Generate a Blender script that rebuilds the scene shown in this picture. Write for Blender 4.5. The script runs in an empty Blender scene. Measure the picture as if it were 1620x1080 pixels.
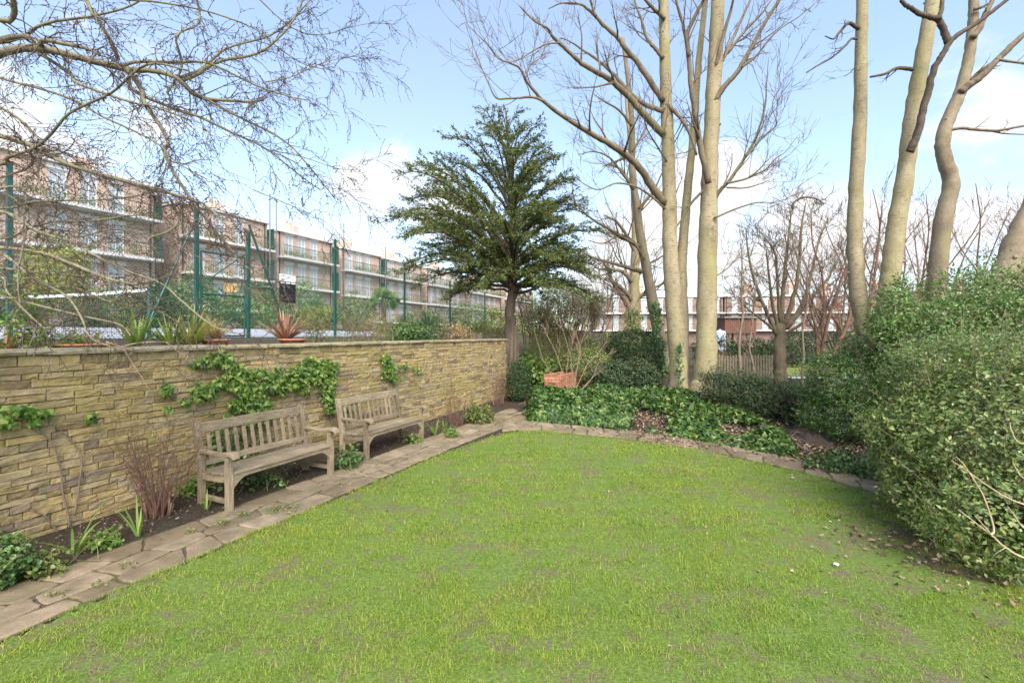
import bpy, math, random
import numpy as np
from math import radians, sin, cos, tan, pi, atan2, sqrt, exp
from mathutils import Vector, Matrix

R = random.Random(11)
rng = np.random.default_rng(11)
S = bpy.context.scene
COL = S.collection

# ------------------------------------------------------------------ camera
F, CX, HY, EYE = 720.0, 810.0, 528.0, 2.0        # focal length, centre, horizon in photo pixels; eye height
cd = bpy.data.cameras.new('camera')
cam = bpy.data.objects.new('camera', cd)
COL.objects.link(cam)
cam.location = (0, 0, EYE)
cam.rotation_euler = (radians(90), 0, 0)
cd.sensor_width = 36
cd.lens = 36 * F / 1620
cd.shift_y = -(540 - HY) / 1620
cd.clip_start = 0.05
cd.clip_end = 3000
S.camera = cam

# ------------------------------------------------------------------ sky and sun
SUN_EL, SUN_AZ = radians(44), radians(168)       # azimuth clockwise from +Y: the sun stands behind the camera
S.view_settings.view_transform = 'Standard'
S.view_settings.look = 'None'
S.view_settings.exposure = 1.9
S.view_settings.gamma = 1
wd = bpy.data.worlds.new('World')
S.world = wd
wd.use_nodes = True
wn, wl = wd.node_tree.nodes, wd.node_tree.links
wn.clear()
w_out = wn.new('ShaderNodeOutputWorld')
w_bg = wn.new('ShaderNodeBackground')
sky = wn.new('ShaderNodeTexSky')
sky.sky_type = 'NISHITA'
sky.sun_disc = False
sky.sun_elevation = SUN_EL
sky.sun_rotation = SUN_AZ
sky.air_density = 1.0
sky.dust_density = 0.6
sky.ozone_density = 1.4
w_bg.inputs['Strength'].default_value = 0.11
tc = wn.new('ShaderNodeTexCoord')


def wmath(op, a, b=None, clamp=False):
    n = wn.new('ShaderNodeMath')
    n.operation = op
    n.use_clamp = clamp
    for i, x in enumerate((a, b)):
        if x is None:
            continue
        if isinstance(x, (int, float)):
            n.inputs[i].default_value = x
        else:
            wl.new(x, n.inputs[i])
    return n.outputs[0]


def pdir(px, py):
    return Vector(((px - CX) / F, 1, (HY - py) / F)).normalized()


wno = wn.new('ShaderNodeTexNoise')
wno.inputs['Scale'].default_value = 5.5
wno.inputs['Detail'].default_value = 7
wno.inputs['Roughness'].default_value = 0.58
wmp = wn.new('ShaderNodeMapping')
wmp.inputs['Scale'].default_value = (1, 1, 1.7)
wl.new(tc.outputs['Generated'], wmp.inputs['Vector'])
wl.new(wmp.outputs[0], wno.inputs['Vector'])
cl = None
# cumulus banks: centre pixel, half width, half height (pixels of arc), strength
for (px, py, rx, ry, st) in [(615, 290, 120, 55, .6), (700, 330, 200, 50, .45), (1105, 345, 190, 115, 1.0), (1235, 345, 130, 60, .9), (1010, 400, 200, 110, .9),
                             (1300, 395, 260, 90, .8), (1590, 150, 120, 110, .75), (1640, 130, 110, 80, .6),
                             (130, 330, 300, 130, .4), (420, 420, 320, 90, .55), (-500, 250, 500, 160, .8), (2400, 250, 500, 200, .8), (300, 200, 200, 60, .3)]:
    d = pdir(px, py)
    k = 1 / sqrt(1 + ((px - CX) / F) ** 2)
    sub = wn.new('ShaderNodeVectorMath'); sub.operation = 'SUBTRACT'
    wl.new(tc.outputs['Generated'], sub.inputs[0]); sub.inputs[1].default_value = d
    mul = wn.new('ShaderNodeVectorMath'); mul.operation = 'MULTIPLY'
    wl.new(sub.outputs[0], mul.inputs[0])
    sx, sz = rx / F * k * .85, ry / F * k
    mul.inputs[1].default_value = (1 / sx, 1 / sx, 1 / sz)
    ln = wn.new('ShaderNodeVectorMath'); ln.operation = 'LENGTH'
    wl.new(mul.outputs[0], ln.inputs[0])
    v = wmath('MULTIPLY', wmath('SUBTRACT', 1.0, ln.outputs['Value']), st)
    cl = v if cl is None else wmath('MAXIMUM', cl, v)
nz = wmath('MULTIPLY', wmath('SUBTRACT', wno.outputs['Fac'], 0.5), 2.6)
cl = wmath('ADD', wmath('MAXIMUM', cl, -0.8), nz)
mr = wn.new('ShaderNodeMapRange')
mr.interpolation_type = 'SMOOTHSTEP'
mr.inputs['From Min'].default_value = -0.02
mr.inputs['From Max'].default_value = 0.55
wl.new(cl, mr.inputs['Value'])
# thin high veil plus the low whitening near the horizon
sep = wn.new('ShaderNodeSeparateXYZ')
wl.new(tc.outputs['Generated'], sep.inputs[0])
low = wn.new('ShaderNodeMapRange')
low.inputs['From Min'].default_value = 0.0
low.inputs['From Max'].default_value = 0.5
low.inputs['To Min'].default_value = 0.34
low.inputs['To Max'].default_value = 0.33
wl.new(sep.outputs['Z'], low.inputs['Value'])
wn2 = wn.new('ShaderNodeTexNoise')
wn2.inputs['Scale'].default_value = 2.2
wn2.inputs['Detail'].default_value = 5
wmp2 = wn.new('ShaderNodeMapping')
wmp2.inputs['Scale'].default_value = (1, 1, 2.5)
wmp2.inputs['Rotation'].default_value = (0, .5, 0)
wl.new(tc.outputs['Generated'], wmp2.inputs['Vector'])
wl.new(wmp2.outputs[0], wn2.inputs['Vector'])
veil = wmath('ADD', low.outputs[0], wmath('MULTIPLY', wmath('SUBTRACT', wn2.outputs['Fac'], .5), .35), True)
mxv = wn.new('ShaderNodeMix'); mxv.data_type = 'RGBA'
wl.new(veil, mxv.inputs['Factor'])
wl.new(sky.outputs[0], mxv.inputs['A'])
mxv.inputs['B'].default_value = (1.8, 2.02, 2.3, 1)
mxc = wn.new('ShaderNodeMix'); mxc.data_type = 'RGBA'
wl.new(mr.outputs[0], mxc.inputs['Factor'])
wl.new(mxv.outputs['Result'], mxc.inputs['A'])
mxc.inputs['B'].default_value = (2.75, 2.78, 2.85, 1)
wl.new(mxc.outputs['Result'], w_bg.inputs['Color'])
wl.new(w_bg.outputs[0], w_out.inputs['Surface'])

sd = bpy.data.lights.new('sun', 'SUN')
sd.energy = 2.05
sd.angle = radians(48)
sd.color = (1.0, 0.955, 0.89)
sun = bpy.data.objects.new('sun', sd)
COL.objects.link(sun)
sdir = Vector((sin(SUN_AZ) * cos(SUN_EL), cos(SUN_AZ) * cos(SUN_EL), sin(SUN_EL)))
sun.rotation_euler = (-sdir).to_track_quat('-Z', 'Y').to_euler()
sun.location = sdir * 60

S.cycles.max_bounces = 7
S.cycles.diffuse_bounces = 3
S.cycles.transmission_bounces = 4
S.cycles.transparent_max_bounces = 6
S.cycles.use_denoising = True

# ------------------------------------------------------------------ coordinates
TH = math.atan(328 / 720)
DX, DY = sin(TH), cos(TH)          # direction along the stone wall; its right-hand normal is (DY, -DX)


def W(u, n, z=0.0):
    return Vector((DX * u + DY * n, DY * u - DX * n, z))


def un(x, y):
    return x * DX + y * DY, x * DY - y * DX


def at(px, py, Y):
    return Vector(((px - CX) / F * Y, Y, EYE - (py - HY) / F * Y))


def gp(px, py, z=0.0):
    Y = F * (EYE - z) / (py - HY)
    return Vector(((px - CX) / F * Y, Y, z))


def u_at(px, n):
    k = (px - CX) / F
    return -n * (DY + DX * k) / (DX - DY * k)


def sst(a, b, x):
    t = min(1, max(0, (x - a) / (b - a)))
    return t * t * (3 - 2 * t)


def wob(p, f, s=0):
    """cheap smooth 3-D noise in about -1..1 for arrays of points"""
    p = np.asarray(p, float) * f
    r = np.random.default_rng(s + 1000)
    o = np.zeros(p.shape[0])
    for k in range(5):
        d = r.normal(size=3) * (0.7 + .35 * k)
        d2 = r.normal(size=3) * (0.7 + .35 * k)
        o += np.sin(p @ d + r.uniform(0, 7) + 1.3 * np.sin(p @ d2 + r.uniform(0, 7))) / (1 + .4 * k)
    return o / 2.2


def upper_z(n):
    return 1.78 + max(0, -n - 6.3) * 0.026


def ground_z(x, y):
    u, n = un(x, y)
    w = .1 if u < 12.9 else min(.1 + (u - 12.9) * 1.0, 6)
    t = sst(0, 1, (-n - 6.2) / w)
    z = 0.5 * math.exp(-(((x - 4.6) / 2.6) ** 2 + ((y - 12.6) / 2.3) ** 2))
    if u < 12.9 and n < -4.9:
        z += .04 * sst(-4.9, -5.3, n) if False else 0.03 * sst(0, .4, -n - 5.0)
    return z * (1 - t) + upper_z(n) * t


# ------------------------------------------------------------------ mesh helpers
class MB:
    def __init__(self):
        self.v, self.f, self.n, self.tw = [], [], 0, {}

    def add(self, v, f):
        v = np.asarray(v, dtype=np.float32).reshape(-1, 3)
        if isinstance(f, np.ndarray):
            self.f.append(f.astype(np.int64) + self.n)
        else:
            by = {}
            for q in f:
                by.setdefault(len(q), []).append(q)
            for q in by.values():
                self.f.append(np.asarray(q, dtype=np.int64) + self.n)
        self.v.append(v)
        self.n += len(v)

    def box(self, x0, y0, z0, x1, y1, z1, M=None):
        v = np.array([(x, y, z) for z in (z0, z1) for y in (y0, y1) for x in (x0, x1)], float)
        if M is not None:
            v = v @ np.array(M.to_3x3()).T + np.array(M.translation)
        self.add(v, [(0, 2, 3, 1), (4, 5, 7, 6), (0, 1, 5, 4), (1, 3, 7, 5), (3, 2, 6, 7), (2, 0, 4, 6)])

    def loft(self, rings):
        """rings: list of equally long point lists, closed with end caps"""
        k = len(rings[0])
        v = np.array([tuple(p) for r in rings for p in r], float)
        f = []
        for i in range(len(rings) - 1):
            for j in range(k):
                a, b = i * k + j, i * k + (j + 1) % k
                f.append((a, b, b + k, a + k))
        f.append(tuple(range(k - 1, -1, -1)))
        f.append(tuple(range((len(rings) - 1) * k, len(rings) * k)))
        self.add(v, f)

    def lathe(self, prof, c=(0, 0, 0), seg=18):
        self.loft([[(c[0] + r * cos(2 * pi * j / seg), c[1] + r * sin(2 * pi * j / seg), c[2] + z) for j in range(seg)] for r, z in prof])

    def tube(self, pts, rad, sides=5):
        pts = [tuple(p) for p in pts]
        if not hasattr(rad, '__len__'):
            rad = [rad] * len(pts)
        self.tw.setdefault((len(pts), sides), []).append((pts, list(rad)))

    def flush(self):
        for (P, sides), L in self.tw.items():
            pts = np.array([l[0] for l in L], float)
            rad = np.array([l[1] for l in L], float)
            N = len(L)
            t = np.gradient(pts, axis=1) if P > 2 else np.repeat((pts[:, 1:] - pts[:, :1]), 2, axis=1)
            t /= np.linalg.norm(t, axis=2, keepdims=True) + 1e-9
            mean = pts[:, -1] - pts[:, 0]
            ref = np.where((np.abs(mean[:, 2]) > .8 * np.linalg.norm(mean, axis=1))[:, None], np.array([[1., .13, 0]]), np.array([[0, .11, 1.]]))
            a = np.cross(t, ref[:, None, :])
            a /= np.linalg.norm(a, axis=2, keepdims=True) + 1e-9
            b = np.cross(t, a)
            ang = np.arange(sides) * 2 * pi / sides
            v = pts[:, :, None, :] + rad[:, :, None, None] * (np.cos(ang)[None, None, :, None] * a[:, :, None, :] + np.sin(ang)[None, None, :, None] * b[:, :, None, :])
            f = []
            for i in range(P - 1):
                for j in range(sides):
                    f.append((i * sides + j, (i + 1) * sides + j, (i + 1) * sides + (j + 1) % sides, i * sides + (j + 1) % sides))
            f = np.array(f)
            K = P * sides
            F_ = (f[None] + (np.arange(N) * K)[:, None, None]).reshape(-1, 4)
            v = v.reshape(-1, 3)
            self.add(v, F_)
            if sides > 4:
                cap = np.arange(sides)
                c2 = ((P - 1) * sides + cap)[::-1]
                off = (np.arange(N) * K)[:, None]
                self.f.append(np.concatenate([cap[None] + off, c2[None] + off]) + self.n - len(v))
        self.tw = {}

    def build(self, name, mat, parent=None, smooth=False, bevel=0):
        self.flush()
        me = bpy.data.meshes.new(name)
        if self.v:
            v = np.concatenate(self.v)
            me.vertices.add(len(v))
            me.vertices.foreach_set('co', v.ravel())
            idx = np.concatenate([f.ravel() for f in self.f])
            tot = np.concatenate([np.full(len(f), f.shape[1]) for f in self.f])
            st = np.concatenate([[0], np.cumsum(tot)[:-1]])
            me.loops.add(len(idx))
            me.loops.foreach_set('vertex_index', idx.astype(np.int32))
            me.polygons.add(len(tot))
            me.polygons.foreach_set('loop_start', st.astype(np.int32))
            me.update(calc_edges=True)
            me.polygons.foreach_set('use_smooth', np.full(len(tot), bool(smooth)))
        me.materials.append(mat)
        o = bpy.data.objects.new(name, me)
        COL.objects.link(o)
        if parent is not None:
            o.parent = parent
        if bevel:
            m = o.modifiers.new('bevel', 'BEVEL')
            m.width = bevel
            m.segments = 2
            m.limit_method = 'ANGLE'
        return o


def tag(o, label=None, cat=None, group=None, kind=None):
    if label: o['label'] = label
    if cat: o['category'] = cat
    if group: o['group'] = group
    if kind: o['kind'] = kind
    return o


def thing(name, label, cat, loc=(0, 0, 0), rz=0, group=None):
    o = bpy.data.objects.new(name, None)
    o.empty_display_size = .1
    COL.objects.link(o)
    o.location = loc
    o.rotation_euler = (0, 0, rz)
    return tag(o, label, cat, group)


def kids(o):
    return [c for c in list(COL.objects) if c.parent == o]


def copy_tree(o, parent=None):
    c = o.copy()
    COL.objects.link(c)
    c.parent = parent
    for ch in kids(o):
        copy_tree(ch, c)
    return c


# leaf templates: (x across, y along, z out) and faces
T_OVAL = (np.array([(0, 0, 0), (-.28, .45, .08), (0, 1, -.05), (.28, .45, .08)]), np.array([(0, 3, 2), (0, 2, 1)]))
T_LONG = (np.array([(0, 0, 0), (-.13, .45, .04), (0, 1, -.1), (.13, .45, .04)]), np.array([(0, 3, 2), (0, 2, 1)]))
T_NEEDLE = (np.array([(0, 0, 0), (-.17, .4, .06), (0, 1, -.06), (.17, .4, .06)]), np.array([(0, 3, 2), (0, 2, 1)]))
_iv = [(0, 0, 0), (-.34, -.1, -.04), (-.5, .28, -.02), (-.25, .42, .05), (-.2, .72, .02), (0, 1.0, -.1), (.2, .72, .02), (.25, .42, .05), (.5, .28, -.02), (.34, -.1, -.04), (0, .35, .07)]
T_IVY = (np.array(_iv), np.array([(10, i, (i + 1) % 10) for i in range(10)])[:, ::-1])
T_DEAD = (np.array([(0, 0, 0), (-.38, .3, .18), (-.2, .62, .10), (0, 1.0, -.12), (.22, .6, .12), (.34, .25, .2), (0, .4, -.04)]), np.array([(6, i, (i + 1) % 6) for i in range(6)])[:, ::-1])
T_ROUND = (np.array([(0, 0, 0), (-.36, .25, .07), (-.3, .75, .04), (0, 1, -.04), (.3, .75, .04), (.36, .25, .07)]), np.array([(0, 4, 3), (0, 3, 2), (0, 2, 1), (0, 5, 4)]))


def leaves(mb, P, N, size, tmpl=T_OVAL, tdir=None, spread=1.0):
    """leaf-sized faces at points P facing N; tdir biases the direction a leaf points"""
    P = np.asarray(P, float); N = np.asarray(N, float)
    if len(P) == 0:
        return
    N = N / (np.linalg.norm(N, axis=1, keepdims=True) + 1e-9)
    rd = rng.normal(size=P.shape) * spread
    if tdir is not None:
        rd = rd + np.asarray(tdir, float)
    t = rd - (rd * N).sum(1, keepdims=True) * N
    t /= np.linalg.norm(t, axis=1, keepdims=True) + 1e-9
    b = np.cross(t, N)
    size = np.broadcast_to(np.asarray(size, float), (len(P),))
    tv, tf = tmpl
    V = P[:, None, :] + size[:, None, None] * (tv[None, :, 0, None] * b[:, None] + tv[None, :, 1, None] * t[:, None] + tv[None, :, 2, None] * N[:, None])
    K = len(tv)
    Fc = (tf[None] + (np.arange(len(P)) * K)[:, None, None]).reshape(-1, 3)
    mb.add(V.reshape(-1, 3), Fc)


# ------------------------------------------------------------------ materials
class NT:
    def __init__(self, name):
        self.m = bpy.data.materials.new(name)
        self.m.use_nodes = True
        self.t = self.m.node_tree
        self.n, self.l = self.t.nodes, self.t.links
        self.b = self.n['Principled BSDF']
        self.out = self.n['Material Output']
        self.c = self.n.new('ShaderNodeTexCoord')
        self.b.inputs['Roughness'].default_value = .85
        self.b.inputs['Specular IOR Level'].default_value = .25

    def vec(self, scale=(1, 1, 1), src='Object', rot=(0, 0, 0)):
        mp = self.n.new('ShaderNodeMapping')
        mp.inputs['Scale'].default_value = scale
        mp.inputs['Rotation'].default_value = rot
        self.l.new(self.c.outputs[src], mp.inputs['Vector'])
        return mp.outputs[0]

    def noise(self, scale=5, detail=4, rough=.55, vec=None, dist=0):
        n = self.n.new('ShaderNodeTexNoise')
        n.inputs['Scale'].default_value = scale
        n.inputs['Detail'].default_value = detail
        n.inputs['Roughness'].default_value = rough
        n.inputs['Distortion'].default_value = dist
        self.l.new(vec if vec is not None else self.c.outputs['Object'], n.inputs['Vector'])
        return n.outputs['Fac']

    def island(self):
        return self.n.new('ShaderNodeNewGeometry').outputs['Random Per Island']

    def ramp(self, fac, stops, interp='LINEAR'):
        r = self.n.new('ShaderNodeValToRGB')
        cr = r.color_ramp
        cr.interpolation = interp
        while len(cr.elements) < len(stops):
            cr.elements.new(0.5)
        for e, (p, c) in zip(cr.elements, stops):
            e.position = p
            e.color = (*c, 1) if hasattr(c, '__len__') else (c, c, c, 1)
        self.l.new(fac, r.inputs[0])
        return r.outputs[0]

    def mix(self, fac, a, b, mode='MIX'):
        m = self.n.new('ShaderNodeMix')
        m.data_type = 'RGBA'
        m.blend_type = mode
        for k, x in (('Factor', fac), ('A', a), ('B', b)):
            if isinstance(x, (int, float)):
                m.inputs[k].default_value = x
            elif isinstance(x, tuple):
                m.inputs[k].default_value = (*x, 1)
            else:
                self.l.new(x, m.inputs[k])
        return m.outputs['Result']

    def math(self, op, a, b=0.0, clamp=False):
        m = self.n.new('ShaderNodeMath')
        m.operation = op
        m.use_clamp = clamp
        for i, x in enumerate((a, b)):
            if isinstance(x, (int, float)):
                m.inputs[i].default_value = x
            else:
                self.l.new(x, m.inputs[i])
        return m.outputs[0]

    def bump(self, h, strength=.4, dist=.02):
        b = self.n.new('ShaderNodeBump')
        b.inputs['Strength'].default_value = strength
        b.inputs['Distance'].default_value = dist
        self.l.new(h, b.inputs['Height'])
        self.l.new(b.outputs[0], self.b.inputs['Normal'])

    def col(self, c):
        if isinstance(c, tuple):
            self.b.inputs['Base Color'].default_value = (*c, 1)
        else:
            self.l.new(c, self.b.inputs['Base Color'])
        return self


def leaf_mat(name, stops, trans=.35, rough=.5, patch=None, pscale=2.0, spec=.35):
    k = NT(name)
    c = k.ramp(k.island(), stops)
    if patch:
        f = k.ramp(k.noise(pscale, 3), [(.42, 0.0), (.62, 1.0)])
        c = k.mix(f, c, patch, 'MULTIPLY')
    k.col(c)
    k.b.inputs['Roughness'].default_value = rough
    k.b.inputs['Specular IOR Level'].default_value = spec
    tr = k.n.new('ShaderNodeBsdfTranslucent')
    k.l.new(k.mix(.6, c, (1.2, 1.15, .5), 'MULTIPLY'), tr.inputs['Color'])
    ms = k.n.new('ShaderNodeMixShader')
    ms.inputs[0].default_value = trans
    k.l.new(k.b.outputs[0], ms.inputs[1])
    k.l.new(tr.outputs[0], ms.inputs[2])
    k.l.new(ms.outputs[0], k.out.inputs['Surface'])
    return k.m


def plain(name, c, rough=.7, metal=0, var=.25, scale=6, spec=.3):
    k = NT(name)
    d = tuple(x * (1 - var) for x in c)
    l = tuple(min(1, x * (1 + var)) for x in c)
    k.col(k.ramp(k.noise(scale, 5), [(.3, d), (.7, l)]))
    k.b.inputs['Roughness'].default_value = rough
    k.b.inputs['Metallic'].default_value = metal
    k.b.inputs['Specular IOR Level'].default_value = spec
    return k.m


def bark(name, stops, lent=.5, scale=1.0, green=None, gamt=(.5, .7)):
    k = NT(name)
    f = k.math('ADD', k.math('MULTIPLY', k.noise(3.2 * scale, 6, .6, k.vec((1, 1, .45))), .6), k.math('MULTIPLY', k.noise(11 * scale, 6, .7, k.vec((1, 1, .8))), .4))
    c = k.ramp(f, stops)
    hb = k.noise(5 * scale, 5, .65, k.vec((1.5, 1.5, 7)))
    c = k.mix(k.math('MULTIPLY', k.ramp(hb, [(.56, 0.0), (.62, 1.0)]), lent), c, (.12, .09, .06))
    if green:
        c = k.mix(k.math('MULTIPLY', k.ramp(k.noise(1.3 * scale, 5, .6, k.vec((1, 1, .35))), [(gamt[0], 0.0), (gamt[1], 1.0)]), .75), c, green)
    k.col(c)
    k.bump(k.math('ADD', k.noise(14 * scale, 5, .6, k.vec((1, 1, .4))), k.math('MULTIPLY', hb, .3)), .4, .02)
    return k.m


M = {}
# grass, soil, paving
k = NT('grass_blades')
g = k.ramp(k.island(), [(0, (.105, .185, .02)), (.3, (.19, .305, .03)), (.75, (.29, .395, .054)), (.95, (.37, .44, .11)), (1, (.47, .42, .18))])
p1 = k.ramp(k.noise(.55, 4, .6), [(.34, 0.0), (.6, 1.0)])
g = k.mix(k.math('MULTIPLY', p1, .7), g, (1.45, 1.12, .85), 'MULTIPLY')
p2 = k.ramp(k.noise(1.7, 3, .6), [(.42, 0.0), (.6, 1.0)])
g = k.mix(k.math('MULTIPLY', p2, .55), g, (.66, .86, .75), 'MULTIPLY')
k.col(g)
k.b.inputs['Roughness'].default_value = .6
tr = k.n.new('ShaderNodeBsdfTranslucent')
k.l.new(g, tr.inputs['Color'])
ms = k.n.new('ShaderNodeMixShader'); ms.inputs[0].default_value = .35
k.l.new(k.b.outputs[0], ms.inputs[1]); k.l.new(tr.outputs[0], ms.inputs[2]); k.l.new(ms.outputs[0], k.out.inputs['Surface'])
M['grass'] = k.m

k = NT('lawn_turf')
a = k.ramp(k.noise(38, 5, .7), [(.3, (.065, .10, .018)), (.55, (.14, .20, .035)), (.75, (.23, .25, .075))])
s_ = k.ramp(k.noise(55, 4, .7), [(.3, (.09, .06, .038)), (.7, (.22, .165, .11))])
sf = k.ramp(k.math('ADD', k.math('MULTIPLY', k.noise(2.2, 4, .6), .5), k.math('MULTIPLY', k.noise(11, 5, .7), .5)), [(.50, 0.0), (.58, 1.0)])
k.col(k.mix(k.math('MULTIPLY', sf, .75), a, s_))
k.bump(k.noise(60, 4, .7), .8, .02)
M['turf'] = k.m

k = NT('soil')
a = k.ramp(k.noise(26, 6, .75), [(.3, (.028, .019, .013)), (.52, (.062, .043, .03)), (.72, (.13, .095, .065))])
g = k.ramp(k.noise(.22, 5, .6), [(.5, 0.0), (.62, 1.0)])
a = k.mix(k.math('MULTIPLY', g, .5), a, (.09, .10, .03))
k.col(a)
k.bump(k.noise(30, 6, .75), 1.0, .04)
k.b.inputs['Roughness'].default_value = .95
M['soil'] = k.m

k = NT('paving_stone')
isl = k.island()
a = k.ramp(isl, [(0, (.175, .125, .075)), (.3, (.24, .178, .113)), (.55, (.28, .203, .132)), (.8, (.25, .195, .12)), (1, (.33, .25, .165))])
n1 = k.noise(5, 6, .7)
a = k.mix(1.0, a, k.ramp(n1, [(.25, .5), (.75, 1.3)]), 'MULTIPLY')
a = k.mix(k.math('MULTIPLY', k.ramp(k.noise(2.2, 5, .7), [(.47, 0.0), (.62, 1.0)]), .6), a, (.13, .115, .06))
a = k.mix(k.math('MULTIPLY', k.ramp(k.noise(60, 3, .7), [(.58, 0.0), (.7, 1.0)]), .5), a, (.09, .07, .05))
k.col(a)
k.bump(k.math('ADD', k.noise(9, 6, .65), k.math('MULTIPLY', k.noise(60, 4), .4)), .5, .015)
M['paving'] = k.m

k = NT('walling_stone')
isl = k.island()
a = k.ramp(isl, [(0, (.19, .135, .07)), (.12, (.31, .225, .105)), (.35, (.395, .285, .125)), (.55, (.31, .235, .13)), (.72, (.42, .315, .165)), (.86, (.29, .22, .13)), (.94, (.20, .15, .10)), (1, (.38, .30, .19))])
a = k.mix(1.0, a, k.ramp(k.noise(11, 6, .7), [(.25, .62), (.75, 1.3)]), 'MULTIPLY')
gr = k.ramp(k.noise(1.1, 5, .65), [(.46, 0.0), (.66, 1.0)])
a = k.mix(k.math('MULTIPLY', gr, .5), a, (.27, .225, .05))
dk = k.ramp(k.noise(2.4, 6, .72), [(.57, 0.0), (.72, 1.0)])
a = k.mix(k.math('MULTIPLY', dk, .4), a, (.09, .075, .045))
lc = k.ramp(k.noise(16, 4, .7), [(.62, 0.0), (.68, 1.0)])
a = k.mix(k.math('MULTIPLY', lc, .45), a, (.5, .46, .34))
k.col(a)
k.bump(k.math('ADD', k.noise(22, 6, .7), k.math('MULTIPLY', k.noise(6, 4), 1.0)), .8, .02)
M['stone'] = k.m

k = NT('mortar')
k.col(k.ramp(k.noise(30, 5, .7), [(.3, (.09, .07, .04)), (.7, (.24, .19, .11))]))
k.bump(k.noise(40, 5), .7, .02)
M['mortar'] = k.m

k = NT('coping_stone')
a = k.ramp(k.island(), [(0, (.25, .20, .115)), (.5, (.34, .275, .16)), (1, (.29, .25, .17))])
a = k.mix(1.0, a, k.ramp(k.noise(7, 6, .7), [(.25, .5), (.75, 1.3)]), 'MULTIPLY')
a = k.mix(k.math('MULTIPLY', k.ramp(k.noise(3, 5, .7), [(.5, 0.0), (.64, 1.0)]), .6), a, (.13, .125, .05))
k.col(a)
k.bump(k.noise(20, 6, .7), .7, .02)
M['coping'] = k.m


def wood(name, vec, stops, moss=.5):
    k = NT(name)
    g = k.noise(4, 6, .7, k.vec(vec), .4)
    a = k.ramp(g, stops)
    a = k.mix(1.0, a, k.ramp(k.noise(3, 4), [(.3, .72), (.7, 1.2)]), 'MULTIPLY')
    a = k.mix(1.0, a, k.ramp(k.math('FRACT', k.math('ADD', k.island(), k.n.new('ShaderNodeObjectInfo').outputs['Random'])), [(0, .74), (1, 1.22)]), 'MULTIPLY')
    a = k.mix(k.math('MULTIPLY', k.ramp(k.noise(34, 3, .7), [(.6, 0.0), (.68, 1.0)]), .4), a, (.5, .47, .36))
    a = k.mix(k.math('MULTIPLY', k.ramp(k.noise(7, 5, .7), [(.54, 0.0), (.7, 1.0)]), moss), a, (.23, .215, .10))
    k.col(a)
    k.bump(g, .6, .008)
    k.b.inputs['Roughness'].default_value = .9
    return k.m


WS = [(.25, (.085, .06, .038)), (.48, (.235, .178, .112)), (.62, (.315, .245, .16)), (.8, (.42, .335, .235))]
M['wood_x'] = wood('weathered_teak', (1.5, 22, 22), WS)
M['wood_z'] = wood('weathered_teak_upright', (22, 22, 1.5), WS, .4)
M['wood_y'] = wood('weathered_teak_side', (22, 1.5, 22), WS, .4)


def wb(mb, name, mat, root, smooth=False, bevel=0):
    """build a part whose vertices are given in world coordinates"""
    o = mb.build(name, mat, root, smooth, bevel)
    o.matrix_parent_inverse = Matrix.Translation(-Vector(root.location))
    return o


# foliage and bark
M['leaf_ivy'] = leaf_mat('ivy_leaf', [(0, (.016, .042, .010)), (.4, (.052, .112, .024)), (.75, (.105, .185, .04)), (.93, (.2, .27, .07)), (1, (.34, .34, .09))], .25, .42, spec=.35)
M['leaf_wallivy'] = leaf_mat('wall_ivy_leaf', [(0, (.035, .08, .016)), (.4, (.11, .20, .033)), (.75, (.21, .31, .055)), (1, (.37, .40, .10))], .35, .4, spec=.45)
M['leaf_hedge'] = leaf_mat('hedge_leaf', [(0, (.04, .075, .018)), (.4, (.12, .18, .036)), (.72, (.2, .26, .062)), (.9, (.31, .34, .11)), (.97, (.42, .42, .19)), (1, (.26, .13, .05))], .3, .42, spec=.5)
M['leaf_priv'] = leaf_mat('tall_shrub_leaf', [(0, (.05, .10, .024)), (.45, (.125, .215, .052)), (.8, (.2, .3, .08)), (1, (.33, .39, .15))], .35, .45, spec=.45)
M['leaf_grey'] = leaf_mat('pale_shrub_leaf', [(0, (.075, .125, .035)), (.5, (.16, .225, .075)), (1, (.32, .37, .17))], .35, .5)
M['leaf_laurel'] = leaf_mat('bay_leaf', [(0, (.03, .065, .016)), (.5, (.075, .15, .035)), (.85, (.13, .22, .05)), (1, (.2, .28, .08))], .25, .35, spec=.5)
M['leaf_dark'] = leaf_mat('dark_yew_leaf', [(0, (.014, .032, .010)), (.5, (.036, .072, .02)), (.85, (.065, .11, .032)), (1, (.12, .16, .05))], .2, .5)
M['leaf_olive'] = leaf_mat('olive_leaf', [(0, (.06, .09, .022)), (.5, (.155, .19, .048)), (.85, (.26, .28, .085)), (1, (.36, .35, .13))], .3, .5)
M['leaf_bright'] = leaf_mat('bright_leaf', [(0, (.06, .13, .02)), (.5, (.14, .25, .04)), (.85, (.25, .36, .07)), (1, (.4, .45, .14))], .4, .4)
M['leaf_yellow'] = leaf_mat('yellow_leaf', [(0, (.14, .17, .03)), (.5, (.3, .31, .06)), (1, (.5, .46, .1))], .4, .5)
M['leaf_con'] = leaf_mat('conifer_needle', [(0, (.05, .08, .022)), (.45, (.13, .17, .045)), (.8, (.21, .245, .075)), (1, (.30, .31, .12))], .3, .55)
M['leaf_blade'] = leaf_mat('strap_leaf', [(0, (.08, .15, .03)), (.5, (.2, .3, .06)), (1, (.36, .42, .12))], .35, .4)
M['leaf_bronze'] = leaf_mat('bronze_leaf', [(0, (.15, .06, .04)), (.5, (.35, .17, .1)), (1, (.52, .34, .2))], .3, .5)
M['leaf_straw'] = leaf_mat('straw_leaf', [(0, (.25, .16, .07)), (.5, (.42, .3, .14)), (1, (.58, .45, .25))], .3, .6)
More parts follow.
